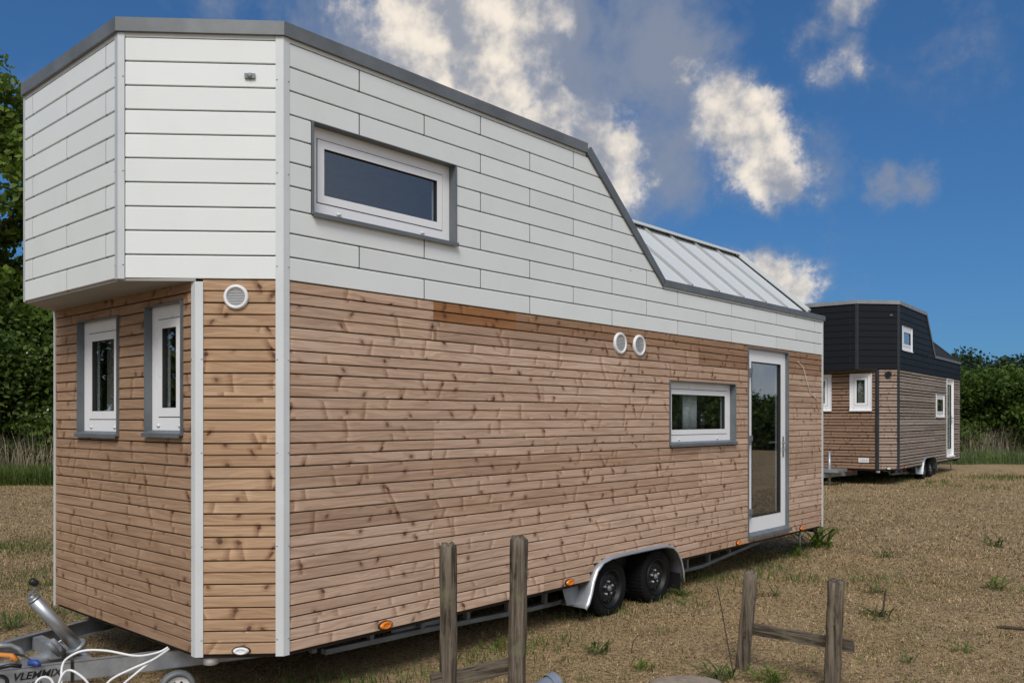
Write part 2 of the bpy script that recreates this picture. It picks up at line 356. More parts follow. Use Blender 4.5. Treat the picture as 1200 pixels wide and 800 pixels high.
# ------------------------------------------------------------------ ground
gx = np.concatenate([np.linspace(-400, -40, 10), np.linspace(-36, -12, 14), np.arange(-11.5, 16.01, .2), np.linspace(18, 44, 14), np.linspace(50, 400, 10)])
gy = np.concatenate([np.linspace(-200, -8, 8), np.arange(-6, 2, 1.), np.arange(2.2, 24, .2), np.linspace(25, 45, 16), np.linspace(55, 600, 12)])
X, Y = np.meshgrid(gx, gy); Z = gz(X, Y)
V = np.stack([X, Y, Z], -1).reshape(-1, 3); nx = len(gx); ny = len(gy)
ii, jj = np.meshgrid(np.arange(nx-1), np.arange(ny-1)); b0 = (jj*nx+ii).ravel()
g = npmesh('ground', V, np.stack([b0, b0+1, b0+1+nx, b0+nx], 1), M_GROUND); g['kind'] = 'structure'; g['label'] = 'dry straw-brown field of dead short grass'
g.data.polygons.foreach_set('use_smooth', [True]*len(g.data.polygons))
# ------------------------------------------------------------------ tiny house
SQ = .5**.5
class Wall:                                     # local x runs along the wall, local y points inwards
    def __init__(s, P, Q): s.P = Vector(P); d_ = Vector(Q)-s.P; s.L = d_.length; s.a = math.atan2(d_.y, d_.x); s.d = d_.normalized(); s.n = Vector((-s.d.y, s.d.x))
    def pt(s, x, y=0., z=0.): p = s.P+s.d*x+s.n*y; return (p.x, p.y, z)
PITCH = 2.19/32
MC = {}
def slat_profile(h, pair, g_=.0033):
    if not pair: return [(.02, g_), (.004, g_), (-.001, g_+.004), (.001, h-g_-.003), (.005, h-g_), (.02, h-g_)]
    m = h/2
    return [(.02, g_), (.004, g_), (-.001, g_+.004), (.001, m-g_-.003), (.005, m-g_), (.013, m-g_), (.013, m+g_), (.004, m+g_), (-.001, m+g_+.004), (.001, h-g_-.003), (.005, h-g_), (.02, h-g_)]
def board_mesh(L, h, pair, mt):
    key = (round(L, 3), round(h, 4), pair, mt.name); gp_ = .0115 if mt in (W_GREY, W_GREYC, W_TAN) else .0033
    if key not in MC:
        pr = slat_profile(h, pair, min(gp_, h*.2)); b = MB(); b.loft([[(x, y, z-h/2) for y, z in pr][::-1] for x in (-L/2+.0012, L/2-.0012)])
        m = b.mesh('board'); m.materials.append(mt); MC[key] = m
    return MC[key]
def cut(s0, s1, z0, z1, ops):
    iv = [(s0, s1)]
    for a, b, c, d_ in ops:
        if c < z1-.002 and d_ > z0+.002:
            nv = []
            for p, q in iv:
                if b <= p or a >= q: nv.append((p, q)); continue
                if a-p > .01: nv.append((p, a))
                if q-b > .01: nv.append((b, q))
            iv = nv
    return iv
def clad_wood(root, W, s0, s1, z0, rows, ops, mt, joints=(), special=None, single=False):
    for r in range(rows):
        a, b = z0+2*r*PITCH, z0+2*(r+1)*PITCH
        part = [o for o in ops if any(a+.006 < e < b-.006 for e in o[2:]) and o[1] > s0 and o[0] < s1]
        bands = [(a, b, True)]
        if part: bands = [(a, (a+b)/2, False), ((a+b)/2, b, False)]
        js = []
        if joints:
            js = sorted(random.sample(joints, min(len(joints), random.choice((1, 2, 2)))))
            if r == rows-1: js = [1.2, 2.06, 3.6]
            if r == rows-2: js = [1.2, 4.85]
        for p, q, pair in bands:
            cs = [s0]+js+[s1]
            for t0, t1 in zip(cs, cs[1:]):
                for u0, u1 in cut(t0, t1, p, q, ops):
                    m_ = (special(r, t0) if special else None) or mt
                    put('board', board_mesh(u1-u0, q-p, pair, m_), root, W.pt((u0+u1)/2, 0, (p+q)/2), W.a)
            for o in part:                          # slivers left above or below an opening
                if not (o[2] < q-.002 and o[3] > p+.002): continue
                for c, d_ in ((p, o[2]), (o[3], q)):
                    if d_-c > .014: put('board', board_mesh(o[1]-o[0]-.002, d_-c, False, (special(r, o[0]) if special else None) or mt), root, W.pt((o[0]+o[1])/2, 0, (c+d_)/2), W.a)
WP = .14
def panel(root, W, s0, z0, z1, e0, e1, mt, top=True):
    """cladding panel from s0 to a right end running from e0 (at z0) to e1 (at z1)"""
    gq = .0034; h = z1-z0
    pr = [(.016, gq), (.004, gq), (-.004, gq+.003), (-.004, h-.010), (.002, h-.005), (.002, h-gq), (.016, h-gq)]
    c = ((s0+max(e0, e1))/2, (z0+z1)/2)
    key = (round(s0, 3), round(h, 3), round(e0-s0, 3), round(e1-s0, 3), mt.name)
    key = (round(h, 3), round(e0-s0, 3), round(e1-s0, 3), mt.name)
    if key not in MC:
        b = MB(); f = lambda z: e0+(e1-e0)*z/h
        b.loft([[(s0+.0055-c[0], y, z-h/2) for y, z in pr][::-1], [(f(z)-.0055-c[0], y, z-h/2) for y, z in pr][::-1]])
        m = b.mesh('cladding_panel'); m.materials.append(mt); MC[key] = m
    put('cladding_panel', MC[key], root, W.pt(c[0], 0, c[1]), W.a)
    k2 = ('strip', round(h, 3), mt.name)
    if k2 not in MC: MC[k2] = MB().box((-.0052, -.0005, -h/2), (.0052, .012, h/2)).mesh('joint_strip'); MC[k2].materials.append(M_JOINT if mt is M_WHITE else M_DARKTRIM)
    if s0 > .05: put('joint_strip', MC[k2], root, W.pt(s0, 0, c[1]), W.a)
def miter(path, off, closed=False):
    """offset a plan polyline to its left by -off (outwards for our walls)"""
    out = []; n = len(path)
    for i, p in enumerate(path):
        p = Vector(p); ds = []
        if i > 0: ds.append((p-Vector(path[i-1])).normalized())
        if i < n-1: ds.append((Vector(path[i+1])-p).normalized())
        ns = [Vector((q.y, -q.x)) for q in ds]
        if len(ns) == 2:
            m = (ns[0]+ns[1]).normalized(); m /= max(.3, m.dot(ns[0]))
        else: m = ns[0]
        out.append(p+m*off)
    return out
def strip(path, o0, o1, z0, z1, name, mt, root, b=None):
    own = b is None
    if own: b = MB()
    A, B = miter(path, o0), miter(path, o1)
    b.loft([[(p.x, p.y, z0), (q.x, q.y, z0), (q.x, q.y, z1), (p.x, p.y, z1)] for p, q in zip(A, B)])
    return b.build(name, mt, root) if own else b
def corner(root, Pm, d0, d1, w0, w1, z0, z1, mt, name='corner_trim', screws=(), proud=.007):
    P = Vector(Pm); a = P-Vector(d0)*w0; c = P+Vector(d1)*w1
    o = strip([a, P, c], -.004, proud, z0, z1, name, mt, root)
    b = MB()
    for z in screws:
        for q, dr in ((P-Vector(d0)*(w0-.008), Vector(d0)), (P+Vector(d1)*(w1-.008), Vector(d1))):
            n = Vector((dr.y, -dr.x)); q = q+n*proud
            rings = []
            for rr, hh in ((.0055, 0), (.0045, .003), (.001, .0045)):
                rings.append([(q.x+dr.x*rr*math.cos(t)+n.x*hh, q.y+dr.y*rr*math.cos(t)+n.y*hh, z+rr*math.sin(t)) for t in (k*math.pi/3 for k in range(6))])
            b.loft(rings, True, True)
    if screws: s_ = b.build('screws', M_CHROME if mt is not M_DARKTRIM else M_DARKTRIM, o); s_['kind'] = 'stuff'
    return o
def ringframe(b, s0, s1, z0, z1, wd, y0, y1, wb=None):
    """rectangular frame of width wd between depths y0 and y1, in wall coordinates"""
    wb = wd if wb is None else wb
    b.box((s0, y0, z0), (s1, y1, z0+wb)); b.box((s0, y0, z1-wd), (s1, y1, z1))
    b.box((s0, y0, z0+wb), (s0+wd, y1, z1-wd)); b.box((s1-wd, y0, z0+wb), (s1, y1, z1-wd)); return b
def window(root, W, s0, s1, z0, z1, flash=.010, rec=.055, fw=.066, caps=2, flm=None, blind=False, sw=.055):
    P = W.pt(0)
    fi = flash
    fr = ringframe(MB(), s0+fi, s1-fi, z0+fi, z1-.004, fw, rec, rec+.06, fw*1.15).build('window', M_PVC, root, P, W.a)
    a0, a1, c0, c1 = s0+fi+fw, s1-fi-fw, z0+fi+fw*1.15, z1-.004-fw
    bv = lambda o, w_: (setattr(o.modifiers.new('bevel', 'BEVEL'), 'width', w_), setattr(o.modifiers[-1], 'segments', 2))
    ringframe(MB(), a0-.001, a1+.001, c0-.001, c1+.001, .008, rec+.003, rec+.055).build('seal', M_SEAL, fr)
    ringframe(MB(), a0+.006, a1-.006, c0+.006, c1-.006, sw-.006, rec-.004, rec+.05).build('sash', M_PVC, fr)
    ringframe(MB(), a0+sw-.003, a1-sw+.003, c0+sw-.003, c1-sw+.003, .006, rec-.003, rec+.03).build('gasket', M_GASKET, fr)
    MB().box((a0+sw-.001, rec+.012, c0+sw-.001), (a1-sw+.001, rec+.018, c1-sw+.001)).build('pane', M_GLASS, fr)
    fl = MB(); y0, y1 = -.016, .11
    fl.box((s0, y0, z0), (s0+fi, y1, z1)); fl.box((s1-fi, y0, z0), (s1, y1, z1)); fl.box((s0+fi, y0, z1-.004), (s1-fi, y1, z1))
    # sloping sill with a turned-down lip
    fl.loft([[(x, y0-.018, z0-.022), (x, y0-.018, z0+.004), (x, rec, z0+fi+.012), (x, y1, z0+fi+.012), (x, y1, z0), (x, y0-.012, z0-.008), (x, y0-.012, z0-.022)] for x in (s0-.002, s1+.002)])
    fl.build('flashing', flm or M_FLASH, fr)
    for k in range(caps):
        x = s0+(s1-s0)*(.2 if k == 0 else .78)
        c = MB(); c.lathe([(.001, -.008), (.012, -.006), (.014, 0)], (0, 0, 0), 'y', 10, True)
        o = c.build('drain_cap', M_PLAST, fr, (x, rec-.001, z0+fi+fw*.5)); o.scale = (1.4, 1, .7)
    if blind:
        bl = MB(); n = 10
        for k in range(n):
            x = a0+.06+(a1-a0-.12)*k/n
            bl.box((x, rec+.1, c0+.05), (x+(a1-a0-.12)/n*.8, rec+.104, c1-.05))
        bl.build('blind', M_ROOM, fr)
    return fr
def vent(root, W, s, z, r, body=None, grille=None):
    P = W.pt(s, 0, z)
    o = MB().lathe([(r, .0), (r, -.012), (r*.93, -.02), (r*.74, -.02), (r*.72, -.010)], (0, 0, 0), 'y', 32).build('vent', body or M_PLAST, root, P, W.a)
    gb = MB(); n = 11
    for k in range(n):
        z_ = -r*.70+r*1.4*(k+.5)/n; hw = math.sqrt(max(0, (r*.71)**2-z_*z_))
        gb.box((-hw, -.014, z_-r*.028), (hw, -.008, z_+r*.028))
    gb.lathe([(r*.73, -.007), (.001, -.006)], (0, 0, 0), 'y', 24)
    gb.build('grille', grille or M_GRILLE, o); return o
def marker(root, W, s, z, w_=.06, h_=.03, mt=None, rimm=None):
    o = MB().lathe([(1., 0), (1., -.008), (.9, -.012)], (0, 0, 0), 'y', 20).build('marker_light', rimm or M_BLACKP, root, W.pt(s, -.002, z), W.a)
    l = MB().lathe([(.86, -.010), (.8, -.018), (.45, -.024), (.4, -.021), (.25, -.021), (.02, -.024)], (0, 0, 0), 'y', 20).build('lens', mt or M_AMBER, o)
    o.scale = (w_, 1, h_); return o
def wheel(root, x, y, z, r):
    """outer face towards -y"""
    o = MB().lathe([(r*.62, .02), (r*.66, -.002), (r*.70, -.010), (r*.86, -.014), (r*.95, -.006), (r*.985, .012), (r, .03), (r, .15), (r*.97, .17), (r*.86, .185), (r*.62, .165)], (0, 0, 0), 'y', 40).build('wheel', M_RUB, root, (x, y, z))
    tr = MB()
    for k in range(44):
        q = 2*math.pi*k/44; u = Vector((math.cos(q), 0, math.sin(q))); t = Vector((-math.sin(q), 0, math.cos(q)))
        for y0, y1 in ((.004, .05), (.06, .115), (.125, .175)):
            rr = r+.004 if .02 < y0 < .12 else r*.985+.006
            p = [u*(r*.96)+t*.010, u*(r*.96)-t*.010, u*rr-t*.008, u*rr+t*.008]
            tr.loft([[(a.x, y0, a.z) for a in p], [(a.x, y1, a.z) for a in p]])
    tr.build('tread', M_RUB, o)
    rim = MB().lathe([(r*.66, -.006), (r*.655, -.013), (r*.625, -.012), (r*.60, .018), (r*.575, .03), (r*.53, .034), (r*.50, .018), (r*.34, .012), (r*.25, .026), (r*.20, .026), (r*.19, .012), (r*.14, .006), (.001, .004)], (0, 0, 0), 'y', 36).build('rim', M_RIM, o)
    slots = MB()
    for k in range(10):
        q = 2*math.pi*(k+.5)/10; slots.lathe([(r*.045, .0125), (r*.045, .0135), (.001, .0136)], (r*.43*math.cos(q), 0, r*.43*math.sin(q)), 'y', 10)
    slots.build('rim_holes', M_GASKET, o)['kind'] = 'stuff'
    for k in range(5):
        q = 2*math.pi*k/5+.3; MB().lathe([(.011, .026), (.011, .004), (.006, -.001), (.001, -.001)], (r*.225*math.cos(q), 0, r*.225*math.sin(q)), 'y', 8).build('wheel_bolt', M_GALV, o)
    MB().lathe([(r*.105, .008), (r*.10, -.006), (r*.05, -.012), (.001, -.012)], (0, 0, 0), 'y', 16).build('hub_cap', M_CHAS, o)
    return o
def core(root, W, z0, z1, ops, name, s1=None, top=None):
    """membrane behind the cladding with real openings, and the lining of the room behind it"""
    L = s1 or W.L
    for y, mt, nm in ((.026, M_CORE, name), (.105, M_ROOM, 'lining')):
        xs = sorted({0., L}|{min(max(e, 0), L) for o in ops for e in o[:2]}); zs = sorted({z0, z1}|{e for o in ops for e in o[2:] if z0 < e < z1})
        b = MB()
        for a, c in zip(xs, xs[1:]):
            for p, q in zip(zs, zs[1:]):
                mx_, mz = (a+c)/2, (p+q)/2
                if any(o[0] < mx_ < o[1] and o[2] < mz < o[3] for o in ops): continue
                b.quad((a, y, p), (c, y, p), (c, y, q), (a, y, q))
        b.build(nm, mt, root, W.pt(0), W.a)
def build_house(P, root):
    a1, a2, Lx, Wd = P['a1'], P['a2'], P['L'], 2.82
    z0, zm, zt, ze = .36, 2.55, 4.055, 3.045
    lo = {k: Wall(p, q) for k, p, q in (('side', (0, 0), (Lx, 0)), ('end', (Lx, 0), (Lx, Wd)), ('back', (Lx, Wd), (0, Wd)), ('bcham', (0, Wd), (-a1, Wd-a1)), ('front', (-a1, Wd-a1), (-a1, a1)), ('cham', (-a1, a1), (0, 0)))}
    up = {k: Wall(p, q) for k, p, q in (('bcham', (0, Wd), (-a2, Wd-a2)), ('front', (-a2, Wd-a2), (-a2, a2)), ('cham', (-a2, a2), (0, 0)))}
    S_, C_, F_ = lo['side'], lo['cham'], lo['front']
    # ---- openings
    door, lowin, upwin = P['door'], P['lowin'], P['upwin']
    fwin = [(F_.L-(y1-a1), F_.L-(y0-a1), za, zb) for y0, y1, za, zb in P['fwin']]
    wx = P['wheels']
    arch = [(wx[0]-.36, wx[1]+.35, .3, z0+PITCH), (wx[0]-.30, wx[1]+.285, z0+PITCH, z0+2*PITCH), (wx[0]-.2, wx[1]+.19, z0+2*PITCH, .525)]
    ewin = (1.62, 2.13, 1.52, 2.25)
    # ---- membrane, lining, floor, roof deck
    core(root, S_, z0+.03, zm, [door, lowin, (wx[0]-.3, wx[1]+.32, .2, .53)], 'wall_core'); core(root, F_, z0+.03, zm, fwin, 'wall_core')
    for k in ('end', 'back', 'bcham', 'cham'): core(root, lo[k], z0+.03, zm, [(.9, 2.0, 1.5, 2.2)] if k == 'back' else [ewin] if k == 'end' else [], 'wall_core')
    for k in ('bcham', 'front', 'cham'): core(root, up[k], zm+.004, zt-.03, [], 'wall_core')
    sb, se = P['sbreak'], P['sfoot']               # where the steep roof starts and lands
    for yy, mt_, oo in ((.026, M_CORE, 0), (Wd-.026, M_CORE, 1)):
        b = MB(); zq = [zm+.004, zt-.03]
        o_ = upwin if not oo else (9, 9, 9, 9)
        xs = [0, o_[0], o_[1], sb] if not oo else [0, sb]
        for p, q in zip(xs, xs[1:]):
            if not oo and p == o_[0]: b.quad((p, yy, zm+.004), (q, yy, zm+.004), (q, yy, o_[2]), (p, yy, o_[2])); b.quad((p, yy, o_[3]), (q, yy, o_[3]), (q, yy, zt-.03), (p, yy, zt-.03))
            else: b.quad((p, yy, zm+.004), (q, yy, zm+.004), (q, yy, zt-.03), (p, yy, zt-.03))
        b.quad((sb, yy, zm+.004), (se, yy, zm+.004), (se, yy, ze-.03), (sb, yy, zt-.03)); b.quad((se, yy, zm+.004), (Lx, yy, zm+.004), (Lx, yy, ze-.03), (se, yy, ze-.03))
        b.build('wall_core', mt_, root)
    fl = MB(); poly = [(0.03, .03), (wx[0]-.4, .03), (wx[0]-.4, .3), (wx[1]+.42, .3), (wx[1]+.42, .03), (Lx-.03, .03), (Lx-.03, Wd-.03), (.03, Wd-.03), (-a1+.03, Wd-a1), (-a1+.03, a1)]
    fl.loft([[(x, y, z) for x, y in poly] for z in (.335, .40)]).build('floor', M_CORE, root)
    # loft floor seen from below as the soffit of the overhang
    so = MB(); po = [(-a2+.01, a2-.004), (-a1-.002+.0, a1-.003), (-a1-.002, Wd-a1+.003), (-a2+.01, Wd-a2)]
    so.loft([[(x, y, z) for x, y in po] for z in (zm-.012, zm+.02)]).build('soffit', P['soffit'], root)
    lf = MB(); pl = [(0.03, .03), (se-.5, .03), (se-.5, Wd-.03), (.03, Wd-.03), (-a2+.04, Wd-a2), (-a2+.04, a2)]
    lf.loft([[(x, y, z) for x, y in pl] for z in (zm+.022, zm+.07)]).build('loft_floor', M_ROOM, root)
    rf = MB(); pr = [(0, 0), (sb, 0), (sb, Wd), (0, Wd), (-a2, Wd-a2), (-a2, a2)]
    rf.loft([[(x, y, z) for x, y in pr] for z in (zt-.05, zt-.02)]).build('roof', P['roof2'], root)
    st = MB(); st.loft([[(sb, y, zt-.024), (se+.03, y, ze-.004), (se+.03, y, ze-.05), (sb, y, zt-.07)] for y in (.012, Wd-.012)]).build('sloping_roof', P['roof2'], root)
    # ---- low roof: seamed metal panels up to a flat crown
    xr, yr, zr = P['xrake'], .95, 3.87
    sl = Vector((0, yr, zr-ze)).normalized(); nn = Vector((0, -sl.z, sl.y))
    n = int(round((xr-(sb+.3))/.555)); x0 = xr-n*.555
    for k in range(n):
        for side in (0, 1):
            b = MB(); fy = (lambda y: y) if not side else (lambda y: Wd-y)
            xa, xb = x0+k*.555, x0+(k+1)*.555
            b.loft([[(x, fy(.0), ze+.0), (x, fy(yr), zr), (x, fy(yr), zr-.03), (x, fy(.0), ze-.03)] for x in (xa+.001, xb-.001)])
            o = b.build('roof_panel', P['roof'], root)
            s_ = MB(); s_.loft([[(x, fy(-nn.y*0+.01), ze+.009), (x, fy(yr-.01), zr-.009), (x, fy(yr-.01+nn.y*.028), zr-.009+nn.z*.028), (x, fy(.01+nn.y*.028), ze+.009+nn.z*.028)] for x in (xb-.011, xb+.011)])
            if k < n-1: s_.build('seam', M_RSEAM if P['kind'] else P['roof'], o)
    cr = MB(); cr.box((x0, yr-.0, zr-.05), (xr, Wd-yr, zr+.01)).build('roof_crown', P['roof2'], root)
    for fy in (lambda y: y, lambda y: Wd-y):
        # ridge cap standing off the panels, and the rake flashing
        MB().loft([[(x, fy(yr-.06), zr+.012), (x, fy(yr-.055), zr+.045), (x, fy(yr+.12), zr+.055), (x, fy(yr+.12), zr+.03), (x, fy(yr-.03), zr+.03)] for x in (x0, xr+.06)]).build('ridge_cap', P['roof'], root)
        r_ = MB(); q0, q1 = Vector((0, .0, ze)), Vector((0, yr, zr))
        r_.loft([[(x, fy((q+nn*h).y), (q+nn*h).z) for q, h in ((q0, .0), (q0, .06), (q1, .06), (q1, .0))] for x in (xr+.0115, xr+.075)]).build('rake_flashing', P['roof'], root)
    ge = MB(); ge.loft([[(x, 0.0, ze-.03), (x, .0, ze+.028), (x, yr, zr+.024), (x, Wd-yr, zr+.024), (x, Wd, ze+.028), (x, Wd, ze-.03)] for x in (xr+.0005, xr+.010)]).build('gable_wall', M_GASKET, root)
    fd = MB(); fd.box((se, .02, ze-.06), (Lx, Wd-.02, ze-.035)).build('flat_roof', P['roof2'], root)
    # ---- wooden boards
    sp = P.get('special')
    clad_wood(root, S_, .035, Lx-.02, z0, 16, [door, lowin]+arch, P['wside'], P['joints'], sp)
    clad_wood(root, C_, .04, C_.L-.035, z0, 16, [], P['wcham'])
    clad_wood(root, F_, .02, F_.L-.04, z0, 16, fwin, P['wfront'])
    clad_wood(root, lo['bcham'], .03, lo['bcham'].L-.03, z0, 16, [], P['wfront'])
    clad_wood(root, lo['end'], .02, Wd-.02, z0, 16, [ewin], P['wside'])
    clad_wood(root, lo['back'], .02, Lx-.03, z0, 16, [(.9, 2.0, 1.5, 2.2)], P['wside'])
    # ---- upper cladding
    cm = P['clad']
    slope = lambda z: sb+(zt-z)/(zt-ze)*(se-sb)+.012
    for k in range(10):
        za, zb = zm+k*WP, zm+(k+1)*WP
        js = [.555*(2*i+(2 if k % 2 == 0 else 1)) for i in range(9)]
        zb_ = zb; full = zb <= ze+.0
        end = Lx-.012
        segs = []
        if k < 3: bounds = [.034]+[j for j in js if j < end-.05]+[end]; segs = [(p, q, q, za, zb) for p, q in zip(bounds, bounds[1:])]
        elif k == 3:
            bounds = [.034]+[j for j in js if j < se-.05]+[se]; segs = [(p, q, q if q < se else slope(zb), za, zb) for p, q in zip(bounds, bounds[1:])]
            bounds = [se]+[j for j in js if se+.05 < j < end-.05]+[end]; segs += [(p, q, q, za, ze-.005) for p, q in zip(bounds, bounds[1:])]
        else:
            e0, e1 = slope(za), slope(zb); bounds = [.034]+[j for j in js if j < e1-.1]; segs = [(p, q, q, za, zb) for p, q in zip(bounds, bounds[1:])]+[(bounds[-1], e0, e1, za, zb)]
        for p, q0, q1, c, d_ in segs:
            if q0 != q1: 
                if upwin[0] < p < upwin[1] and upwin[2] < (c+d_)/2 < upwin[3]: p = upwin[1]
                panel(root, S_, p, c, d_, q0, q1, cm); continue
            zz = [c]+[e for e in (upwin[2], upwin[3]) if c+.012 < e < d_-.012]+[d_]
            for u0, u1 in zip(zz, zz[1:]):
                for s0, s1 in cut(p, q0, u0, u1, [upwin]): panel(root, S_, s0, u0, u1, s1, s1, cm)
        # bent-out corner cladding of the overhang
        UC, UF, UB = up['cham'], up['front'], up['bcham']
        panel(root, UC, .034, za, zb, UC.L-.034, UC.L-.034, cm)
        panel(root, UB, .034, za, zb, UB.L-.034, UB.L-.034, cm)
        mid = UF.L/2
        fj = [mid] if k % 2 == 0 else [mid-.58, mid+.58]
        bounds = [.02]+fj+[UF.L-.034]
        for p, q in zip(bounds, bounds[1:]): panel(root, UF, p, za, zb, q, q, cm)
        # rear long wall
        WB = lo['back']
        if k < 3: panel(root, WB, .02, za, zb, Lx-.03, Lx-.03, cm); panel(root, lo['end'], .02, za, zb, Wd-.02, Wd-.02, cm)
        elif k > 3: panel(root, Wall((max(slope(za), slope(zb)), Wd), (0, Wd)), .0, za, zb, slope(zb)-.03, slope(zb)-.03, cm)
        else: panel(root, WB, .02, za, ze-.005, Lx-.03, Lx-.03, cm); panel(root, lo['end'], .02, za, ze-.005, Wd-.02, Wd-.02, cm)
    upath = [(sb, Wd), (0, Wd), (-a2, Wd-a2), (-a2, a2), (0, 0), (sb, 0)]
    strip(upath, -.01, .001, zm+1.402, zt-.075, 'frieze', cm, root)
    # ---- metal trims
    f = P['fascia']
    strip(upath[:3], .0, .024, zt-.08, zt, 'roof_fascia', f, root)
    for p, q in ((2, 4), (3, 5)):
        pass
    strip(upath[2:], .0, .024, zt-.08, zt, 'roof_fascia', f, root)
    for y0, y1 in ((-.024, .0), (Wd, Wd+.024)):
        MB().loft([[(sb-.005, y, zt-.085), (se-.02, y, ze-.045), (se+.015, y, ze+.012), (sb+.045, y, zt-.02)] for y in (y0, y1)]).build('slope_trim', P['fascia2'], root)
    strip([(se-.02, 0), (Lx+.045, 0)], .0, .024, ze-.05, ze+.012, 'eave_trim', P['fascia2'], root)
    strip([(Lx+.0, .0), (Lx+.0, Wd)], .0, .045, ze-.05, ze+.012, 'eave_trim', P['fascia2'], root)
    strip([(Lx+.045, Wd), (se-.02, Wd)], .0, .024, ze-.05, ze+.012, 'eave_trim', P['fascia2'], root)
    ct, cu = P['trim'], P['trimu']
    sx = (1, 0); cd = (SQ, -SQ); fd_ = (0, -1)
    zs = [z0+.09+.545*k for k in range(7)]
    corner(root, (0, 0), cd, sx, .043, .038, z0-.01, zt-.081, ct, screws=[z for z in zs])
    corner(root, (-a1, a1), fd_, cd, .042, .043, z0-.01, zm-.014, P['trim'], screws=[z for z in zs if z < zm-.05])
    corner(root, (-a2, a2), fd_, cd, .036, .036, zm-.002, zt-.081, cu, screws=[z for z in zs if z > zm])
    corner(root, (-a1, Wd-a1), (-SQ, -SQ), fd_, .03, .022, z0-.01, zm-.014, ct)
    corner(root, (-a2, Wd-a2), (-SQ, -SQ), fd_, .036, .022, zm-.002, zt-.081, cu)
    corner(root, (0, Wd), (-1, 0), (-SQ, -SQ), .03, .036, z0-.01, zt-.081, ct)
    corner(root, (Lx, 0), sx, (0, 1), .022, .03, z0-.01, ze-.051, ct, proud=.010)
    corner(root, (Lx, Wd), (0, 1), (-1, 0), .03, .03, z0-.01, ze-.051, ct)
    # ---- windows, door, vents
    window(root, S_, *upwin, rec=P.get('rec', .055), flm=P.get('flm'), blind=P.get('blind', False)); window(root, S_, *lowin, rec=P.get('rec', .055), flm=P.get('flm'), blind=P.get('blind', False))
    for o in fwin: window(root, F_, *o, rec=P.get('recf', .034), flm=P.get('flm'), blind=True, fw=.078, sw=.06)
    window(root, lo['back'], .9, 2.0, 1.5, 2.2); window(root, lo['end'], *ewin)
    MB().box((ewin[0]+.1, .12, ewin[2]+.12), (ewin[1]-.1, .124, ewin[3]-.08)).build('roller_blind', M_BLIND, root, lo['end'].pt(0), lo['end'].a)
    d0, d1, e0, e1 = door; rec = .03; fl = .012
    df = MB(); ringframe(df, d0+fl, d1-fl, e0+.03, e1-.0-fl, .14, rec, rec+.06, .17)
    dr = df.build('door', M_PVC, root, S_.pt(0), S_.a)
    ringframe(MB(), d0+fl+.135, d1-fl-.135, e0+.195, e1-fl-.135, .012, rec-.004, rec+.04).build('gasket', M_GASKET, dr)
    MB().box((d0+fl+.14, rec+.016, e0+.2), (d1-fl-.14, rec+.024, e1-fl-.14)).build('pane', M_GLASS, dr)
    fb_ = MB(); fb_.box((d0, -.012, e0), (d0+fl, .11, e1)); fb_.box((d1-fl, -.012, e0), (d1, .11, e1)); fb_.box((d0+fl, -.012, e1-fl), (d1-fl, .11, e1))
    fb_.loft([[(x, -.05, e0-.03), (x, -.05, e0+.006), (x, rec, e0+.03), (x, .11, e0+.03), (x, .11, e0-.03)] for x in (d0, d1)])
    fb_.build('flashing', P.get('flm') or M_FLASH, dr)
    for z in (e0+.25, (e0+e1)/2+.02, e1-.28):
        h = MB(); h.box((d0+.008, -.02, z-.055), (d0+.05, rec+.001, z-.01)); h.box((d0+.004, -.024, z-.01), (d0+.075, rec+.001, z+.05)); h.build('hinge', M_CHAS, dr)
    hx, hz = d1-.085, e0+1.02
    hb = MB(); hb.box((hx-.018, rec-.010, hz-.17), (hx+.018, rec+.001, hz+.07)); hb.tube([(hx, rec, hz), (hx, rec-.055, hz), (hx-.02, rec-.06, hz), (hx-.13, rec-.06, hz)], .010, 8); hb.lathe([(.013, rec-.02), (.013, rec-.009)], (hx, 0, hz-.09), 'y', 10, True)
    hb.build('handle', M_CHROME, dr)
    for s, z, r in P['vents']: vent(root, S_, s, z, r)
    cv = P['cvent']; vent(root, C_, C_.L-cv[0], cv[1], cv[2], cv[3], cv[3] if cv[3] is M_BLACKP else M_GRILLE)
    UC = up['cham']
    lm = MB(); lm.lathe([(.018, 0), (.018, -.012), (.012, -.02), (.001, -.02)], (0, 0, 0), 'y', 14); lm.box((.0, -.014, -.014), (.03, -.002, .014)); lm.box((-.03, -.014, -.014), (0, -.002, .014))
    lm.build('sensor', M_CHAS, root, UC.pt(UC.L-.19, -.004, 3.735), UC.a)
    for s in P['markers']: marker(root, S_, s, .392)
    marker(root, C_, C_.L*.52, .385, .055, .026, M_PLAST)
    # ---- trailer
    zb0, zb1 = .135, .165
    for side in (0, 1):
        y = .3 if not side else Wd-.3
        c = MB(); c.box((.0, y-.025, .30), (Lx-.3, y+.025, .334)).build('chassis_top_rail', M_CHAS, root)
        c = MB(); c.loft([[(x, y-.025, z), (x, y+.025, z), (x, y+.025, z+.035), (x, y-.025, z+.035)] for x, z in ((.5, .2), (1.4, .18), (2.6, .135), (Lx-2.6, .125), (Lx-.65, .285))]).build('chassis_bottom_rail', M_CHAS, root)
        for x in np.arange(.4, Lx-1.2, .47):
            if side == 0 and wx[0]-.35 < x < wx[1]+.4: continue
            zl = np.interp(x, (-.1, 1.4, 2.6, Lx-2.6, Lx-.65), (.2, .18, .135, .125, .285))+.036
            if .299-zl > .03: MB().box((x, y-.02, zl), (x+.035, y+.02, .299)).build('chassis_strut', M_CHAS, root)
        MB().box((1.1, y+.03, .2), (1.75, y+.035, .33)).build('chassis_plate', M_GALV, root)
    for x in wx: MB().tube([(x, .2, .24), (x, Wd-.2, .24)], .03, 8).build('axle', M_CHAS, root)
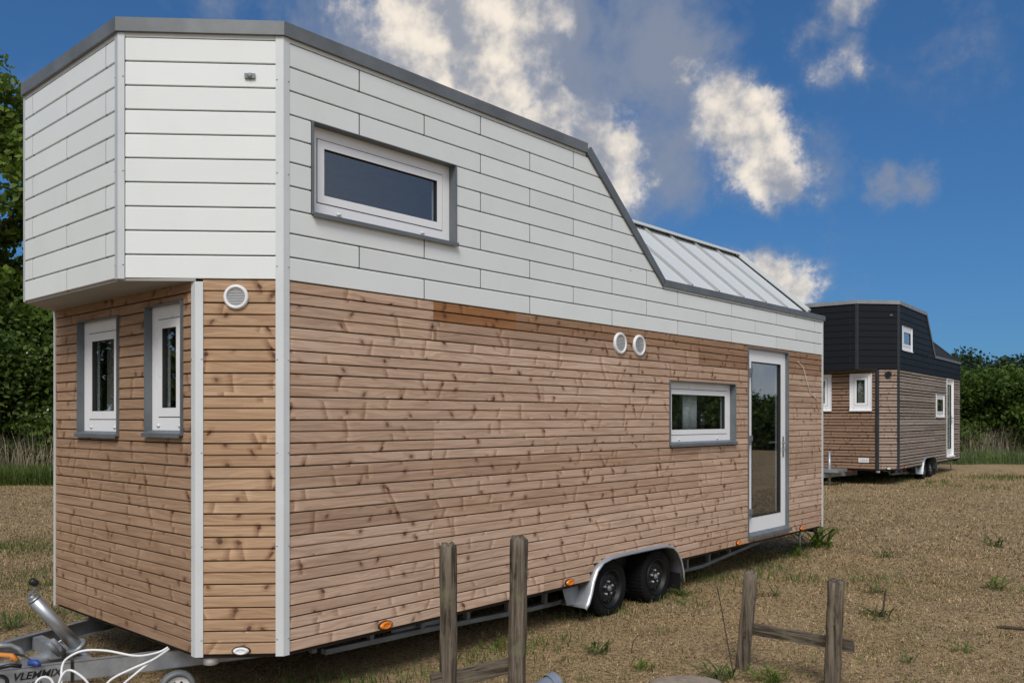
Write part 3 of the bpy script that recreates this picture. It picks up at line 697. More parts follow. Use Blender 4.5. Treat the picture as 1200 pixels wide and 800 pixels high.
    for x in wx:
        wheel(root, x, .05, .238, .257)
        o = wheel(root, x, Wd-.05, .238, .257); o.rotation_euler = (0, 0, math.pi)
    pth = [(wx[0]-.47, .15), (wx[0]-.425, .19), (wx[0]-.39, .26), (wx[0]-.355, .36), (wx[0]-.30, .45), (wx[0]-.21, .513), (wx[0]-.08, .538), (wx[0]+.1, .545), (wx[1]-.1, .547), (wx[1]+.06, .543), (wx[1]+.19, .515), (wx[1]+.28, .455), (wx[1]+.35, .36), (wx[1]+.39, .25), (wx[1]+.405, .14)]
    mg = MB(); rings = []
    for i, (x, z) in enumerate(pth):
        t = Vector((pth[min(i+1, len(pth)-1)][0]-pth[max(i-1, 0)][0], pth[min(i+1, len(pth)-1)][1]-pth[max(i-1, 0)][1])).normalized(); n2 = Vector((-t.y, t.x))
        pf = [(0, .24), (0, -.02), (-.006, -.032), (-.015, -.038), (-.025, -.036), (-.030, -.028), (-.026, -.027), (-.022, -.031), (-.015, -.033), (-.009, -.027), (-.005, -.018), (-.005, .24)]
        rings.append([(x+n2.x*h, yy, z+n2.y*h) for h, yy in pf])
    mg.loft(rings, True, True).build('mudguard', M_MUD if P['kind'] else M_GALV, root)
    MB().loft([[(x+q, yy, z) for x, z in ((wx[0]-.36, .15), (wx[0]-.40, .34), (wx[0]-.62, .34), (wx[0]-.55, .17))] for q, yy in ((0, .10), (0, .106))]).build('mud_flap', M_CHAS, root)
    MB().box((wx[1]+.385, .02, .06), (wx[1]+.397, .2, .22)).build('mud_flap', M_BLACKP, root)
    inn = MB(); inn.box((wx[0]-.38, .27, .12), (wx[1]+.42, .28, .5)).build('wheel_box', M_GASKET, root)
    MB().tube([(-a1+.1, a1+.01, .37), (-a1+.1, a1+.01, .29)], .042, 16).build('drain_pipe', M_PLAST, root)
    MB().tube([(Lx-.28, .18, .34), (Lx-.28, .18, P.get('legz', .02))], .014, 8).build('support_leg', M_GALV, root)
    MB().box((Lx-.16, .05, .29), (Lx-.02, .3, .345)).build('bumper', M_BLACKP, root)
    # ---- A-frame drawbar
    zt_ = .30; tip = (-1.75, 1.41)
    mirror = lambda y: Wd-y
    for side in (0, 1):
        fy = (lambda y: y) if not side else mirror
        ya, yb = fy(P['bar'][0]), fy(P['bar'][1])
        A0, B0 = Vector((.35, ya)), Vector((-1.7, yb)); dv = (B0-A0).normalized(); nv = Vector((-dv.y, dv.x))*.025
        b = MB()
        for q0, q1 in ((.19, .194), (.296, .30)):
            b.loft([[(p.x+nv.x*m, p.y+nv.y*m, z) for m, z in ((-1, q0), (1, q0), (1, q1), (-1, q1))] for p in (A0, B0)])
        b.loft([[(p.x+nv.x*m, p.y+nv.y*m, z) for m, z in ((1 if not side else -1, .19), (.85 if not side else -.85, .19), (.85 if not side else -.85, .30), (1 if not side else -1, .30))] for p in (A0, B0)])
        o = b.build('drawbar_beam', M_GALV, root)
        if not side:
            P['_bar'] = (A0, B0, dv, nv, o)
    MB().box((-1.9, 1.34, .2), (-1.45, 1.48, .31)).build('coupling', M_GALV, root)
    MB().box((-.72, fyb(P, -.72)+.03, .2), (-.66, Wd-fyb(P, -.66)-.03, .285)).build('cross_beam', M_GALV, root)
def fyb(P, x): return P['bar'][0]+(P['bar'][1]-P['bar'][0])*(.35-x)/2.05
def house_root(name, px, D, al, z):
    return empty(name, ((px-600)/FPX*D, D, z), R(90-al))
# near house
H1 = house_root('tiny_house', 332, 5.0, 41.7, 0)
tag(H1, 'long tiny house on wheels, brown pine boards below white cladding', 'tiny house', 'tiny houses on trailers')
def sp1(r, t0):
    if r == 15: return W_ORANGE if abs(t0-1.2) < .01 else (W_RED if t0 > 2 else None)
    if r == 14 and t0 > 1.1: return W_RED if t0 > 4 else None
    if r == 4 and t0 > 3: return W_RED if random.random() < .35 else None
P1 = dict(kind=1, a1=.3554, a2=.6658, L=8.02, sbreak=2.95, sfoot=4.17, xrake=7.5,
          door=(5.93, 6.98, .435, 2.525), lowin=(4.285, 5.63, 1.487, 2.103), upwin=(.195, 1.412, 2.975, 3.53),
          fwin=[(1.37, 2.02, 1.63, 2.42), (.505, .98, 1.645, 2.44)], wheels=(3.37, 4.13), joints=[1.2, 2.4, 3.6, 4.85, 6.05], special=sp1,
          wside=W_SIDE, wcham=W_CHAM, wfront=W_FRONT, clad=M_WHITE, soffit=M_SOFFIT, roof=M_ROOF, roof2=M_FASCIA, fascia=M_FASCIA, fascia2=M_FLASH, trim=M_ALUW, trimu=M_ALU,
          vents=[(3.45, 2.405, .097), (3.755, 2.405, .097)], cvent=(.27, 2.447, .072, M_PLAST), markers=(.766, 2.72, 5.70, 7.36), bar=(.55, 1.335))
build_house(P1, H1)
# the darker house farther off
H2 = house_root('tiny_house', 1053.5, 18.7, 37.8, .26)
tag(H2, 'smaller tiny house on wheels with black upper cladding, farther off at the right', 'tiny house', 'tiny houses on trailers')
P2 = dict(kind=0, a1=.36, a2=.695, L=6.75, sbreak=2.56, sfoot=3.52, xrake=6.2,
          door=(4.98, 5.83, .47, 2.53), lowin=(3.69, 4.62, 1.52, 2.09), upwin=(.27, 1.16, 3.0, 3.53),
          fwin=[(.47, .94, 1.66, 2.47), (1.337, 1.8, 1.66, 2.47)], wheels=(2.56, 3.3), joints=[2.4, 3.6, 4.85],
          wside=W_GREY, wcham=W_GREYC, wfront=W_TAN, clad=M_BLACK, soffit=M_DARKTRIM, roof=M_ROOFD, roof2=M_ROOFD, fascia=M_FASCIAL, fascia2=M_FASCIA, trim=M_DARKTRIM, trimu=M_DARKTRIM,
          vents=[], cvent=(.26, 2.43, .08, M_BLACKP), markers=(.5,), bar=(1.0, 1.35), rec=.0, recf=.0, flm=M_PVC, blind=True)
build_house(P2, H2)
# extras of the far house: number plate, upright jack
F2 = Wall((-.36, 2.82-.36), (-.36, .36))
np_ = MB().box((-.11, -.012, -.05), (.11, -.001, .05)).build('number_plate', M_PLAST, H2, F2.pt(F2.L-.28, -.002, .56), F2.a)
b = MB()
for k, (x, w_) in enumerate(((-.07, .02), (-.03, .03), (.015, .02), (.05, .03))): b.box((x, -.014, -.025), (x+w_, -.0125, .02))
b.build('plate_print', M_GRILLE, np_)
MB().tube([(-.95, 1.2, .0), (-.95, 1.2, .75)], .03, 10).build('jockey_tube', M_GALV, H2)
MB().box((-1.2, .95, .31), (-.5, 1.5, .37)).build('jack_plate', M_GALV, H2)
MB().box((-.3, .9, .29), (-.2, 1.6, .35)).build('red_bracket', M_REDP, H2)
# ---- details of the near trailer's drawbar
A0, B0, dv, nv, beam = P1['_bar']
def barpt(x, out, z):                           # a point on the near beam, by house x
    t = (x-A0.x)/dv.x; p = A0+dv*t; n = nv.normalized(); return Vector((p.x+n.x*out, p.y+n.y*out, z))
def hpt(px, py, z, root=H1):                    # photo pixel at a known height -> house coordinates
    v = ray(px, py); t = (z-CAMZ)/v.z; p = Vector((v.x*t, v.y*t, z)); return root.matrix_world.inverted() @ p
H1.matrix_world = Matrix.Translation(H1.location) @ H1.rotation_euler.to_matrix().to_4x4()
ang = math.atan2(-dv.y, -dv.x)                  # reading direction along the outer face
def text(s, size, px, py, mt, shear=0., bold=0.):
    cu = bpy.data.curves.new('lettering', 'FONT'); cu.body = s; cu.size = size; cu.shear = shear; cu.extrude = .0006; cu.offset = bold
    o = bpy.data.objects.new('tmp', cu); COL.objects.link(o); bpy.context.view_layer.update()
    m = bpy.data.meshes.new_from_object(o.evaluated_get(bpy.context.evaluated_depsgraph_get())); bpy.data.objects.remove(o)
    m.materials.clear(); m.materials.append(mt)
    # where the pixel's ray meets the outer face of the beam
    M = H1.matrix_world; p0 = M @ barpt(0, .028, .25); n = (M.to_3x3() @ Vector((nv.x, nv.y, 0))).normalized(); v = ray(px, py); c = Vector((0, 0, CAMZ))
    q = c+v*((p0-c).dot(n)/v.dot(n)); q = M.inverted() @ q
    o = put('lettering', m, H1, q); o.rotation_euler = (R(90), 0, ang); return o
text('VLEMMIX', .060, 14, 797.5, M_PRINT, .3, .0012)
text('TRAILERS', .036, 15, 806, M_PRINT, 0., 0.)
lg = MB(); lg.lathe([(.05, -.001), (.05, .0), (.03, .0), (.03, -.001)], (0, 0, 0), 'y', 24)
M = H1.matrix_world; p0 = M @ barpt(0, .028, .25); nW = (M.to_3x3() @ Vector((nv.x, nv.y, 0))).normalized(); v = ray(-1, 800); q = M.inverted() @ (Vector((0, 0, CAMZ))+v*((p0-Vector((0, 0, CAMZ))).dot(nW)/v.dot(nW)))
lg.build('emblem', M_PRINT, H1, q, ang)
# strap round the beam
x = hpt(88, 776, .30).x
b = MB(); b.loft([[tuple(barpt(xx, o_, z)) for o_, z in ((.03, .186), (.03, .304), (-.03, .304), (-.03, .186))] for xx in (x-.008, x+.008)]).build('strap', M_BLACKP, H1)
# prop stand with its crank
lo_ = hpt(90, 757, .34); Mi = H1.matrix_world.inverted(); hi_ = Mi @ at(40, 702, (H1.matrix_world @ lo_).y-.16)
ax = (hi_-lo_).normalized(); base = lo_-ax*.0
jt = MB(); jt.tube([base, hi_], .037, 20); jt.tube([hi_, hi_+ax*.012], .039, 20); jk = jt.build('prop_stand_tube', M_TUBE, H1)
MB().tube([base-ax*.015, base+ax*.01], .058, 20).build('collar', M_GALV, jk)
MB().tube([base-ax*.25, base], .027, 16).build('inner_tube', M_GALV, jk)
cp = hi_+ax*.02
e1 = Mi @ at(42, 690, (H1.matrix_world @ hi_).y); e2 = Mi @ at(46, 686, (H1.matrix_world @ hi_).y-.03); e3 = Mi @ at(38, 681, (H1.matrix_world @ hi_).y-.05)
MB().tube([hi_, hi_+ax*.03], .016, 10).build('crank_boss', M_GALV, jk)
MB().tube([hi_+ax*.03, hi_+ax*.045, e1, e2, e3], .007, 8).build('crank_arm', M_GALV, jk)
hd = MB(); d3 = (e3-e2).normalized(); hd.tube([e2+d3*.012, e2+d3*.02, e2+d3*.05, e2+d3*.06], [.014, .02, .024, .016], 10); hd.build('crank_knob', M_BLACKP, jk)
lp = base+ax*.03
br = MB(); s1 = hpt(62, 762, .33); s2 = hpt(75, 768, .33)
br.box((s1.x-.03, s1.y-.05, .29), (s1.x+.03, s1.y+.05, .36)); br.tube([(s1.x, s1.y, .36), tuple(Mi @ at(75, 748, (H1.matrix_world @ lo_).y-.05))], .008, 6); br.tube([(s1.x-.02, s1.y-.04, .40), (s1.x+.06, s1.y, .31)], .02, 8); br.tube([(s1.x-.05, s1.y-.06, .40), (s1.x+.02, s1.y-.04, .31)], .018, 8)
br.build('clamp', M_GALV, jk)
# overrun housing, hose and fittings between the beams
oh = MB(); c0 = hpt(25, 775, .31); c1 = hpt(55, 765, .31)
oh.tube([c1+Vector((.1, 0, -.03)), c1+Vector((0, 0, -.03)), c0+Vector((0, 0, -.03)), c0+Vector((-.5, .05, -.03))], [.035, .045, .045, .045], 14); oh.build('overrun_shaft', M_GALV, H1)
hs = MB(); hs.tube([hpt(28, 768, .33), hpt(22, 760, .37), hpt(12, 756, .40), hpt(0, 756, .41), hpt(-30, 757, .41)], .016, 10); hs.build('grab_handle', M_GALV, H1)
MB().tube([hpt(20, 774, .33), hpt(14, 768, .36), hpt(2, 767, .36), hpt(-20, 768, .36)], .015, 8).build('orange_lever', M_ORANGEP, H1)
MB().tube([hpt(34, 776, .33), hpt(42, 776, .33), hpt(46, 779, .32)], [.018, .02, .012], 8).build('blue_plug', M_BLUEP, H1)
MB().tube([hpt(-5, 783, .33), hpt(12, 779, .345), hpt(25, 780, .33)], .012, 8).build('black_plug', M_BLACKP, H1)
MB().tube([hpt(12, 766, .35), hpt(26, 767, .36), hpt(36, 773, .34)], .005, 6).build('black_wire', M_BLACKP, H1)
# spare jockey wheel below the drawbar
jw = empty('jockey_wheel', H1.matrix_world @ Vector((-.33, .62, .0)), H1.rotation_euler.z+ang)
tag(jw, 'small grey jockey wheel with holed rim under the drawbar beam', 'wheel')
jw.location.z = .0
J = MB().lathe([(.07, .02), (.072, -.005), (.095, -.012), (.105, .0), (.107, .03), (.1, .05), (.07, .045)], (0, 0, .105), 'y', 28).build('tyre', M_CHAS, jw)
JR = MB().lathe([(.072, -.006), (.062, .002), (.055, .008), (.022, .004), (.018, -.006), (.001, -.006)], (0, 0, .105), 'y', 24).build('rim', M_PLAST, jw)
for k in range(6):
    q = k*math.pi/3; MB().lathe([(.009, .0045), (.009, .0005), (.001, .0004)], (.039*math.cos(q), 0, .105+.039*math.sin(q)), 'y', 8).build('rim_hole', M_GASKET, jw)
MB().tube([(0, .02, .105), (0, .09, .105)], .012, 8).build('axle_pin', M_GALV, jw)
# white cable, looped over the beam
def spline(pts, n=8):
    P_ = [Vector(p) for p in pts]; P_ = [P_[0]]+P_+[P_[-1]]; out = []
    for i in range(1, len(P_)-2):
        for k in range(n):
            t = k/n; a, b_, c, d_ = P_[i-1], P_[i], P_[i+1], P_[i+2]
            out.append(.5*((2*b_)+(c-a)*t+(2*a-5*b_+4*c-d_)*t*t+(3*b_-a-3*c+d_)*t**3))
    return out+[P_[-2]]
Yb = (H1.matrix_world @ barpt(-.6, .05, .3)).y
cb = MB()
w3 = lambda lst: [at(px, py, Y_) for px, py, Y_ in lst]
cb.tube(spline(w3([(197, 758, 5.0), (185, 764, 4.98), (160, 768, 4.92), (125, 762, 4.9), (98, 762, 4.88), (80, 770, 4.84), (73, 780, 4.78), (72, 800, 4.72), (72, 830, 4.72), (80, 860, 4.75)])), .0068, 8)
cb.tube(spline(w3([(198, 760, 4.97), (180, 772, 4.86), (155, 783, 4.8), (130, 796, 4.76), (115, 815, 4.75), (100, 840, 4.75)])), .0068, 8)
cb.tube(spline(w3([(195, 762, 4.96), (178, 774, 4.87), (160, 788, 4.8), (140, 806, 4.78), (125, 830, 4.76)])), .0068, 8)
cb.tube(spline(w3([(43, 815, 4.66), (42, 800, 4.66), (50, 793, 4.68), (60, 796, 4.7), (66, 812, 4.7)])), .0068, 8)
cb.tube(spline(w3([(66, 812, 4.7), (72, 792, 4.72), (80, 785, 4.76), (90, 788, 4.76), (103, 800, 4.76), (110, 820, 4.76)])), .0068, 8)
cable = cb.build('cable', M_PLAST); tag(cable, 'white electric cable looped over the trailer drawbar', 'cable')
# white sheet added just behind the kitchen window to give its bright patch
b = MB(); ps = [(4.77+.029*k, .135+.012*math.sin(k*1.3)) for k in range(11)]
b.loft([[(x, y, z) for x, y in ps]+[(x, y+.004, z) for x, y in ps[::-1]] for z in (1.62, 1.99)], True, True)
sh_ = b.build('bright_sheet', M_PALE); sh_.matrix_world = H1.matrix_world.copy(); tag(sh_, 'short white sheet added inside the wide window beside the door as its bright patch', 'bright_sheet')
# thin wire on the boards right of the door
SW = Wall((0, 0), (8, 0)); b = MB(); b.tube(spline([SW.pt(7.25, -.008, 2.43), SW.pt(7.4, -.012, 2.35), SW.pt(7.5, -.014, 2.2), SW.pt(7.62, -.012, 2.06), SW.pt(7.85, -.01, 1.98)]), .0042, 6)
wi = b.build('wire', M_PALE); wi.matrix_world = H1.matrix_world.copy(); tag(wi, 'loose pale wire hanging on the boards right of the door', 'wire')
# ------------------------------------------------------------------ old fence posts
def post(root, base, top, r, square=False, name='post'):
    base, top = Vector(base), Vector(top); b = MB(); rings = []; n = 14; k = 14
    ph = random.random()*6
    ax = (top-base).normalized(); u = Vector((1, 0, 0)); v = ax.cross(u).normalized(); u = v.cross(ax)
    for i in range(k+1):
        p = base.lerp(top, i/k); ring = []
        for j in range(n):
            q = 2*math.pi*j/n; rr = r*(1+.035*math.sin(3*q+ph+i*.3)+.03*math.sin(i*1.3+ph)+.02*math.sin(5*q+i*.9))
            if square: rr *= 1/max(abs(math.cos(q+.3)), abs(math.sin(q+.3)))**.75*.93
            ring.append(p+(u*math.cos(q)+v*math.sin(q))*rr)
        rings.append(ring)
    last = rings[-1]; c = sum(last, Vector())/n
    rings.append([c+(p-c)*.82+ax*(.012+.012*math.sin(j*1.7+ph)) for j, p in enumerate(last)])
    rings.append([c+(p-c)*.3+ax*(.016+.008*math.sin(j*2.1+ph)) for j, p in enumerate(last)])
    b.loft(rings, True, True); return b.build(name, M_POST, root)
def rail(root, a, c, w_, h_):                   # built along its own z axis, so that the grain follows it
    a, c = Vector(a), Vector(c); L = (c-a).length; b = MB(); k = 8
    b.loft([[(sx_*w_+.003*math.sin(i*1.3+sy), sy*h_*(1+.07*math.sin(i*1.9+sy)), L*i/k) for sx_, sy in ((-.5, -.5), (.5, -.5), (.5, .5), (-.5, .5))] for i in range(k+1)])
    o = b.build('rail', M_POST, root, a); zv = (c-a).normalized(); xv = Vector((0, 0, 1)).cross(zv).normalized(); yv = zv.cross(xv)
    o.rotation_euler = Matrix((xv, yv, zv)).transposed().to_euler(); return o
def g3(x, y, dz=0.): return Vector((x, y, float(gz(x, y))+dz))
fA = empty('broken_fence', (0, 0, 0)); tag(fA, 'pair of upright grey wooden posts with a low rail in front of the trailer', 'fence', 'old fence remains')
p1, p2 = at(525, 640, 4.6), at(608, 632, 4.75); q1, q2 = at(525.5, 800, 4.6), at(605, 800, 4.75)
fA.location = g3(q1.x, q1.y); o_ = Vector(fA.location)
post(fA, g3(q1.x, q1.y, -.06)-o_, p1-o_, .047); post(fA, g3(q2.x, q2.y, -.06)-o_, p2-o_, .050)
r1, r2 = at(505, 800, 4.55), at(612, 776, 4.80); rail(fA, r1-o_, r2-o_, .03, .085)
fB = empty('broken_fence', (0, 0, 0)); tag(fB, 'leaning wooden post and upright post joined by a low rail, right of the trailer', 'fence', 'old fence remains')
t3, b3 = at(880, 671, 5.9), at(870, 785, 5.93); t4, b4 = at(980, 682, 5.45), at(974, 800, 5.45)
fB.location = g3(b3.x, b3.y); o_ = Vector(fB.location)
post(fB, g3(b3.x-.004, b3.y, -.06)-o_, t3-o_, .05, True); post(fB, g3(b4.x, b4.y, -.06)-o_, t4-o_, .054, True)
rail(fB, at(880, 736, 5.93)-o_, at(1000, 757, 5.42)-o_, .035, .075)
# pipe end and stone slab at the bottom edge
pp = at(655, 797, 5.05); b = MB(); pz = float(gz(pp.x, pp.y))
c0 = Vector((pp.x-.01, pp.y, .175)); dv_ = Vector((-.75, -.45, -.28)).normalized(); n = 22
b.tube([c0, c0+dv_*.05], .074, n, False); b.tube([c0+dv_*.05, c0+dv_*.7], .066, n, False); b.tube([c0+dv_*.02, c0+dv_*.7], .062, n, False)
pb = b.build('drain_pipe', M_PIPE); tag(pb, 'grey plastic pipe end lying on the ground at the bottom edge', 'pipe')
MB().tube([c0+dv_*.05, c0+dv_*.3], .0595, 20).build('pipe_bore', M_GASKET, pb)
sl_ = at(805, 806, 5.15); b = MB(); rings = []
for z, sc in ((-.1, .9), (.10, 1.0), (.145, .96), (.15, .85)):
    rings.append([(sl_.x+.22*sc*math.cos(q)*(1+.08*math.sin(3*q)), sl_.y+.16*sc*math.sin(q), z) for q in (2*math.pi*k/18 for k in range(18))])
st_ = b.loft(rings, True, True).build('stone', M_CONC); tag(st_, 'flat brown stone at the bottom edge between the fence remains', 'stone')
# ------------------------------------------------------------------ vegetation
def blades(pos, h, w, lean, bend=.4, flat=None):
    """pos (n,3); one bent blade each: 2 quads -> 4+1 verts as quad + tri merged into quads"""
    n = len(pos); a = RNG.uniform(0, 2*np.pi, n); d_ = np.stack([np.cos(a), np.sin(a), 0*a], 1); s = np.stack([-np.sin(a), np.cos(a), 0*a], 1)
    h = h*RNG.uniform(.55, 1.25, n) if np.isscalar(h) else h
    ln = lean*RNG.uniform(.2, 1.3, n) if np.isscalar(lean) else lean
    w = (w*RNG.uniform(.6, 1.2, n))[:, None] if np.isscalar(w) else w[:, None]
    up = np.array([[0, 0, 1.]])
    m = pos+d_*(h*ln*.35)[:, None]+up*(h*.55)[:, None]; t = pos+d_*(h*ln)[:, None]+up*(h*np.clip(1-ln*bend, .05, 1))[:, None]
    Vv = np.stack([pos-s*w, pos+s*w, m+s*w*.75, m-s*w*.75, t+s*w*.12, t-s*w*.12], 1).reshape(-1, 3)
    b0 = np.arange(n)*6; F = np.concatenate([np.stack([b0, b0+1, b0+2, b0+3], 1), np.stack([b0+3, b0+2, b0+4, b0+5], 1)])
    return Vv, F
def leafcloud(c, size, ncards=None, up=.25, asp=.6):
    n = len(c); nrm = RNG.normal(size=(n, 3)); nrm[:, 2] += up*2; nrm /= np.linalg.norm(nrm, axis=1, keepdims=True)
    a = np.cross(nrm, RNG.normal(size=(n, 3))); a /= np.linalg.norm(a, axis=1, keepdims=True); b = np.cross(nrm, a)
    s = (size*RNG.uniform(.6, 1.35, n))[:, None]
    Vv = np.stack([c-a*s, c-b*s*asp+nrm*s*.12, c+a*s, c+b*s*asp+nrm*s*.12], 1).reshape(-1, 3)
    return Vv, np.arange(4*n).reshape(n, 4)
def limb(b, p, d_, L, r, depth, tips, spread=.6):
    pts = [Vector(p)]; dv_ = Vector(d_).normalized(); k = 5; rad = [r]
    for i in range(k):
        dv_ = (dv_+Vector((random.gauss(0, .09), random.gauss(0, .09), random.gauss(.02, .07)))).normalized(); pts.append(pts[-1]+dv_*L/k); rad.append(r*(1-.55*(i+1)/k))
    b.tube(pts, rad, 7, False)
    if depth == 0: tips.append(pts[-1]); tips.append(pts[-3]); return
    for i in range(random.choice((3, 4))):
        q = random.uniform(0, 6.28); ax_ = Vector((math.cos(q), math.sin(q), random.uniform(-.15, .5))); at_ = pts[random.choice((2, 3, 4, 5))]
        limb(b, at_, dv_*(1-spread)+ax_*spread, L*random.uniform(.6, .78), rad[-1]*.9, depth-1, tips, spread)
    limb(b, pts[-1], dv_, L*.65, rad[-1], depth-1, tips, spread)
def tree(name, label, x, y, H, r, nleaf, lsize, mt, trunk=.3, clump=.7, low=.25, cat='tree', group=None, trunkr=None, shell=True):
    z = float(gz(x, y)); root = empty(name, (x, y, z)); tag(root, label, cat, group)
    b = MB(); tips = []; tr_ = trunkr or H*.02
    pts = [Vector((0, 0, -.1)), Vector((.05, .03, H*trunk*.5)), Vector((.0, .1, H*trunk))]
    b.tube(pts+[Vector((.1, .05, H*.6)), Vector((0, 0, H*.88))], [tr_*1.3, tr_, tr_*.85, tr_*.5, tr_*.1], 9, False)
    for i in range(9):
        q = i*2.4+random.random(); zz = H*(low+(.8-low)*i/9)
        limb(b, (0, 0, zz), (math.cos(q), math.sin(q), .45+.5*i/9), r*(.62-.25*i/9), tr_*.35, 1, tips)
    b.build('trunk', M_BARK, root)
    C = np.array([tuple(t) for t in tips]); 
    # extra clump centres on an uneven crown surface
    k = 70; q = RNG.uniform(0, 2*np.pi, k); t = RNG.uniform(0, 1, k); zc = H*(low+(1-low)*t); prof = np.sqrt(np.clip(np.sin(np.pi*np.clip(t*.86+.1, 0, 1)), 0, 1)); rr = r*prof*RNG.uniform(.55, 1.05, k)
    C = np.concatenate([C, np.stack([rr*np.cos(q), rr*np.sin(q), zc], 1)])
    idx = RNG.integers(0, len(C), nleaf); sg = clump*RNG.uniform(.5, 1.1, len(C))
    off = RNG.normal(size=(nleaf, 3)); off /= np.linalg.norm(off, axis=1, keepdims=True); off *= (RNG.uniform(0, 1, nleaf)**.45)[:, None]
    pos = C[idx]+off*sg[idx][:, None]*np.array([[1.15, 1.15, .75]])
    pos = pos[pos[:, 2] > .12]
    Vv, F = leafcloud(pos, lsize); npmesh('crown', Vv, F, mt, root); return root, C, sg
def shrubmass(name, label, x0, y0, x1, y1, n, H, r, nleaf, lsize, mt, cat='hedge', low=.05):
    root = empty(name, (x0, y0, float(gz(x0, y0)))); tag(root, label, cat); Cs = []; b = MB()
    for i in range(n):
        t = (i+.5)/n; cx, cy = (x1-x0)*t+random.gauss(0, .3), (y1-y0)*t+random.gauss(0, .45); h = H*random.uniform(.78, 1.12)
        zb = float(gz(x0+cx, y0+cy)-gz(x0, y0))
        for _ in range(3):
            e = Vector((cx+random.gauss(0, r*.4), cy+random.gauss(0, r*.4), zb+h*.8)); b.tube([(cx, cy, zb-.05), tuple(Vector((cx, cy, zb)).lerp(e, .5)+Vector((.1, 0, 0))), tuple(e)], [.06, .04, .012], 6, False)
        k = 34; q = RNG.uniform(0, 2*np.pi, k); tt = RNG.uniform(low, 1, k)**.8; pr = np.sqrt(np.clip(1-((tt-.42)/.62)**2, .02, 1)); rr = r*pr*RNG.uniform(.5, 1.08, k)
        Cs.append(np.stack([cx+rr*np.cos(q), cy+rr*np.sin(q), zb+h*tt], 1))
    b.build('stems', M_BARK, root); C = np.concatenate(Cs); idx = RNG.integers(0, len(C), nleaf); sg = r*.42*RNG.uniform(.45, 1.1, len(C))
    off = RNG.normal(size=(nleaf, 3)); off /= np.linalg.norm(off, axis=1, keepdims=True); off *= (RNG.uniform(0, 1, nleaf)**.4)[:, None]
    pos = C[idx]+off*sg[idx][:, None]*np.array([[1.1, 1.1, .8]]); pos = pos[pos[:, 2] > .02]
    Vv, F = leafcloud(pos, lsize); npmesh('foliage', Vv, F, mt, root); return root, C, sg
# left: a tall tree behind the house corner, dark shrubs under it
tree('broadleaf_tree', 'tall green broadleaf tree behind the left corner of the house', -15.4, 24.0, 11.2, 3.6, 52000, .10, L_TREE, .28, .75, .2)
tree('broadleaf_tree', 'second green tree leaning in at the left picture edge', -19.5, 26.5, 10.5, 3.8, 30000, .12, L_TREE, .28, .9, .2)
rt, C, sg = shrubmass('hawthorn_shrub', 'dark hawthorn thicket with sprays of white blossom at the left edge', -16.5, 22.2, -9.5, 22.8, 6, 4.6, 1.7, 62000, .075, L_DARK, 'shrub')
idx = np.where(C[:, 1] < .3)[0]; pk = RNG.choice(idx, 30); pos = np.repeat(C[pk], 40, 0)+RNG.normal(size=(30*40, 3))*np.array([[.28, .25, .12]])+np.array([[0, -.35, .15]])
Vv, F = leafcloud(pos, .028); npmesh('blossom', Vv, F, L_BLOS, rt)
shrubmass('thicket', 'dark green thicket standing behind the hawthorn on the left', -20, 25.5, -10, 25.5, 7, 5.0, 2.0, 40000, .11, L_DARK, 'shrub')
shrubmass('thicket', 'tall thicket along the left side of the field', -15.5, 18, -15, 2, 7, 6.0, 2.2, 34000, .13, L_DARK, 'shrub')
# right: hedge behind the far house, trees over it
shrubmass('hedge', 'dense dark green hedge behind the black tiny house', 11.5, 31.0, 27, 28.5, 10, 3.25, 1.7, 120000, .075, L_HEDGE)
shrubmass('hedge', 'lower green hedge closing the field on the right', 28.5, 27.5, 46, 8, 12, 2.7, 1.9, 60000, .12, L_HEDGE)
shrubmass('hedge', 'hedge across the back of the field behind the white house', -8, 33, 9.5, 33, 9, 3.4, 1.8, 40000, .12, L_HEDGE)
for i, (x, y, H_, r_) in enumerate(((22.8, 43, 4.5, 1.6), (26.2, 44, 4.4, 1.9), (19.6, 46, 4.0, 2.2))):
    tree('far_tree', ('dark tree top above the hedge near the right edge', 'rounded tree top above the hedge at the right edge', 'bluish tree top rising just right of the black house')[i], x, y, H_, r_, 15000, .10, L_FAR, .3, .7, .2, group='trees beyond the hedge')
def strewn(n, x0, x1, y0, y1): x = RNG.uniform(x0, x1, n); y = RNG.uniform(y0, y1, n); return np.stack([x, y, gz(x, y)-.01], 1)
def stuff(name, label, parts, mt):
    Vs, Fs, k = [], [], 0
    for V_, F_ in parts: Vs.append(V_); Fs.append(F_+k); k += len(V_)
    o = npmesh(name, np.concatenate(Vs), np.concatenate(Fs), mt); o['kind'] = 'stuff'; o['label'] = label; return o
# grass strips, dead stalks
stuff('tall_grass', 'green grass strip in front of the right hedge', [blades(strewn(30000, 11, 27, 26.6, 29.8), .42, .007, .7)], L_GRASSB)
stuff('tall_grass', 'green grass strip below the left thicket', [blades(strewn(26000, -15, -8.6, 18.6, 21.6), .42, .007, .7)], L_GRASS)
stuff('dead_stalks', 'tangle of dry pale stalks at the foot of the right hedge', [blades(strewn(2600, 11.5, 27, 28.6, 29.6), 1.25, .008, .75, .35)], L_STALK)
stuff('dead_stalks', 'tangle of dry pale stalks below the left thicket', [blades(strewn(900, -15, -8.6, 20.2, 21.4), 1.2, .007, .7, .35)], L_STALK)
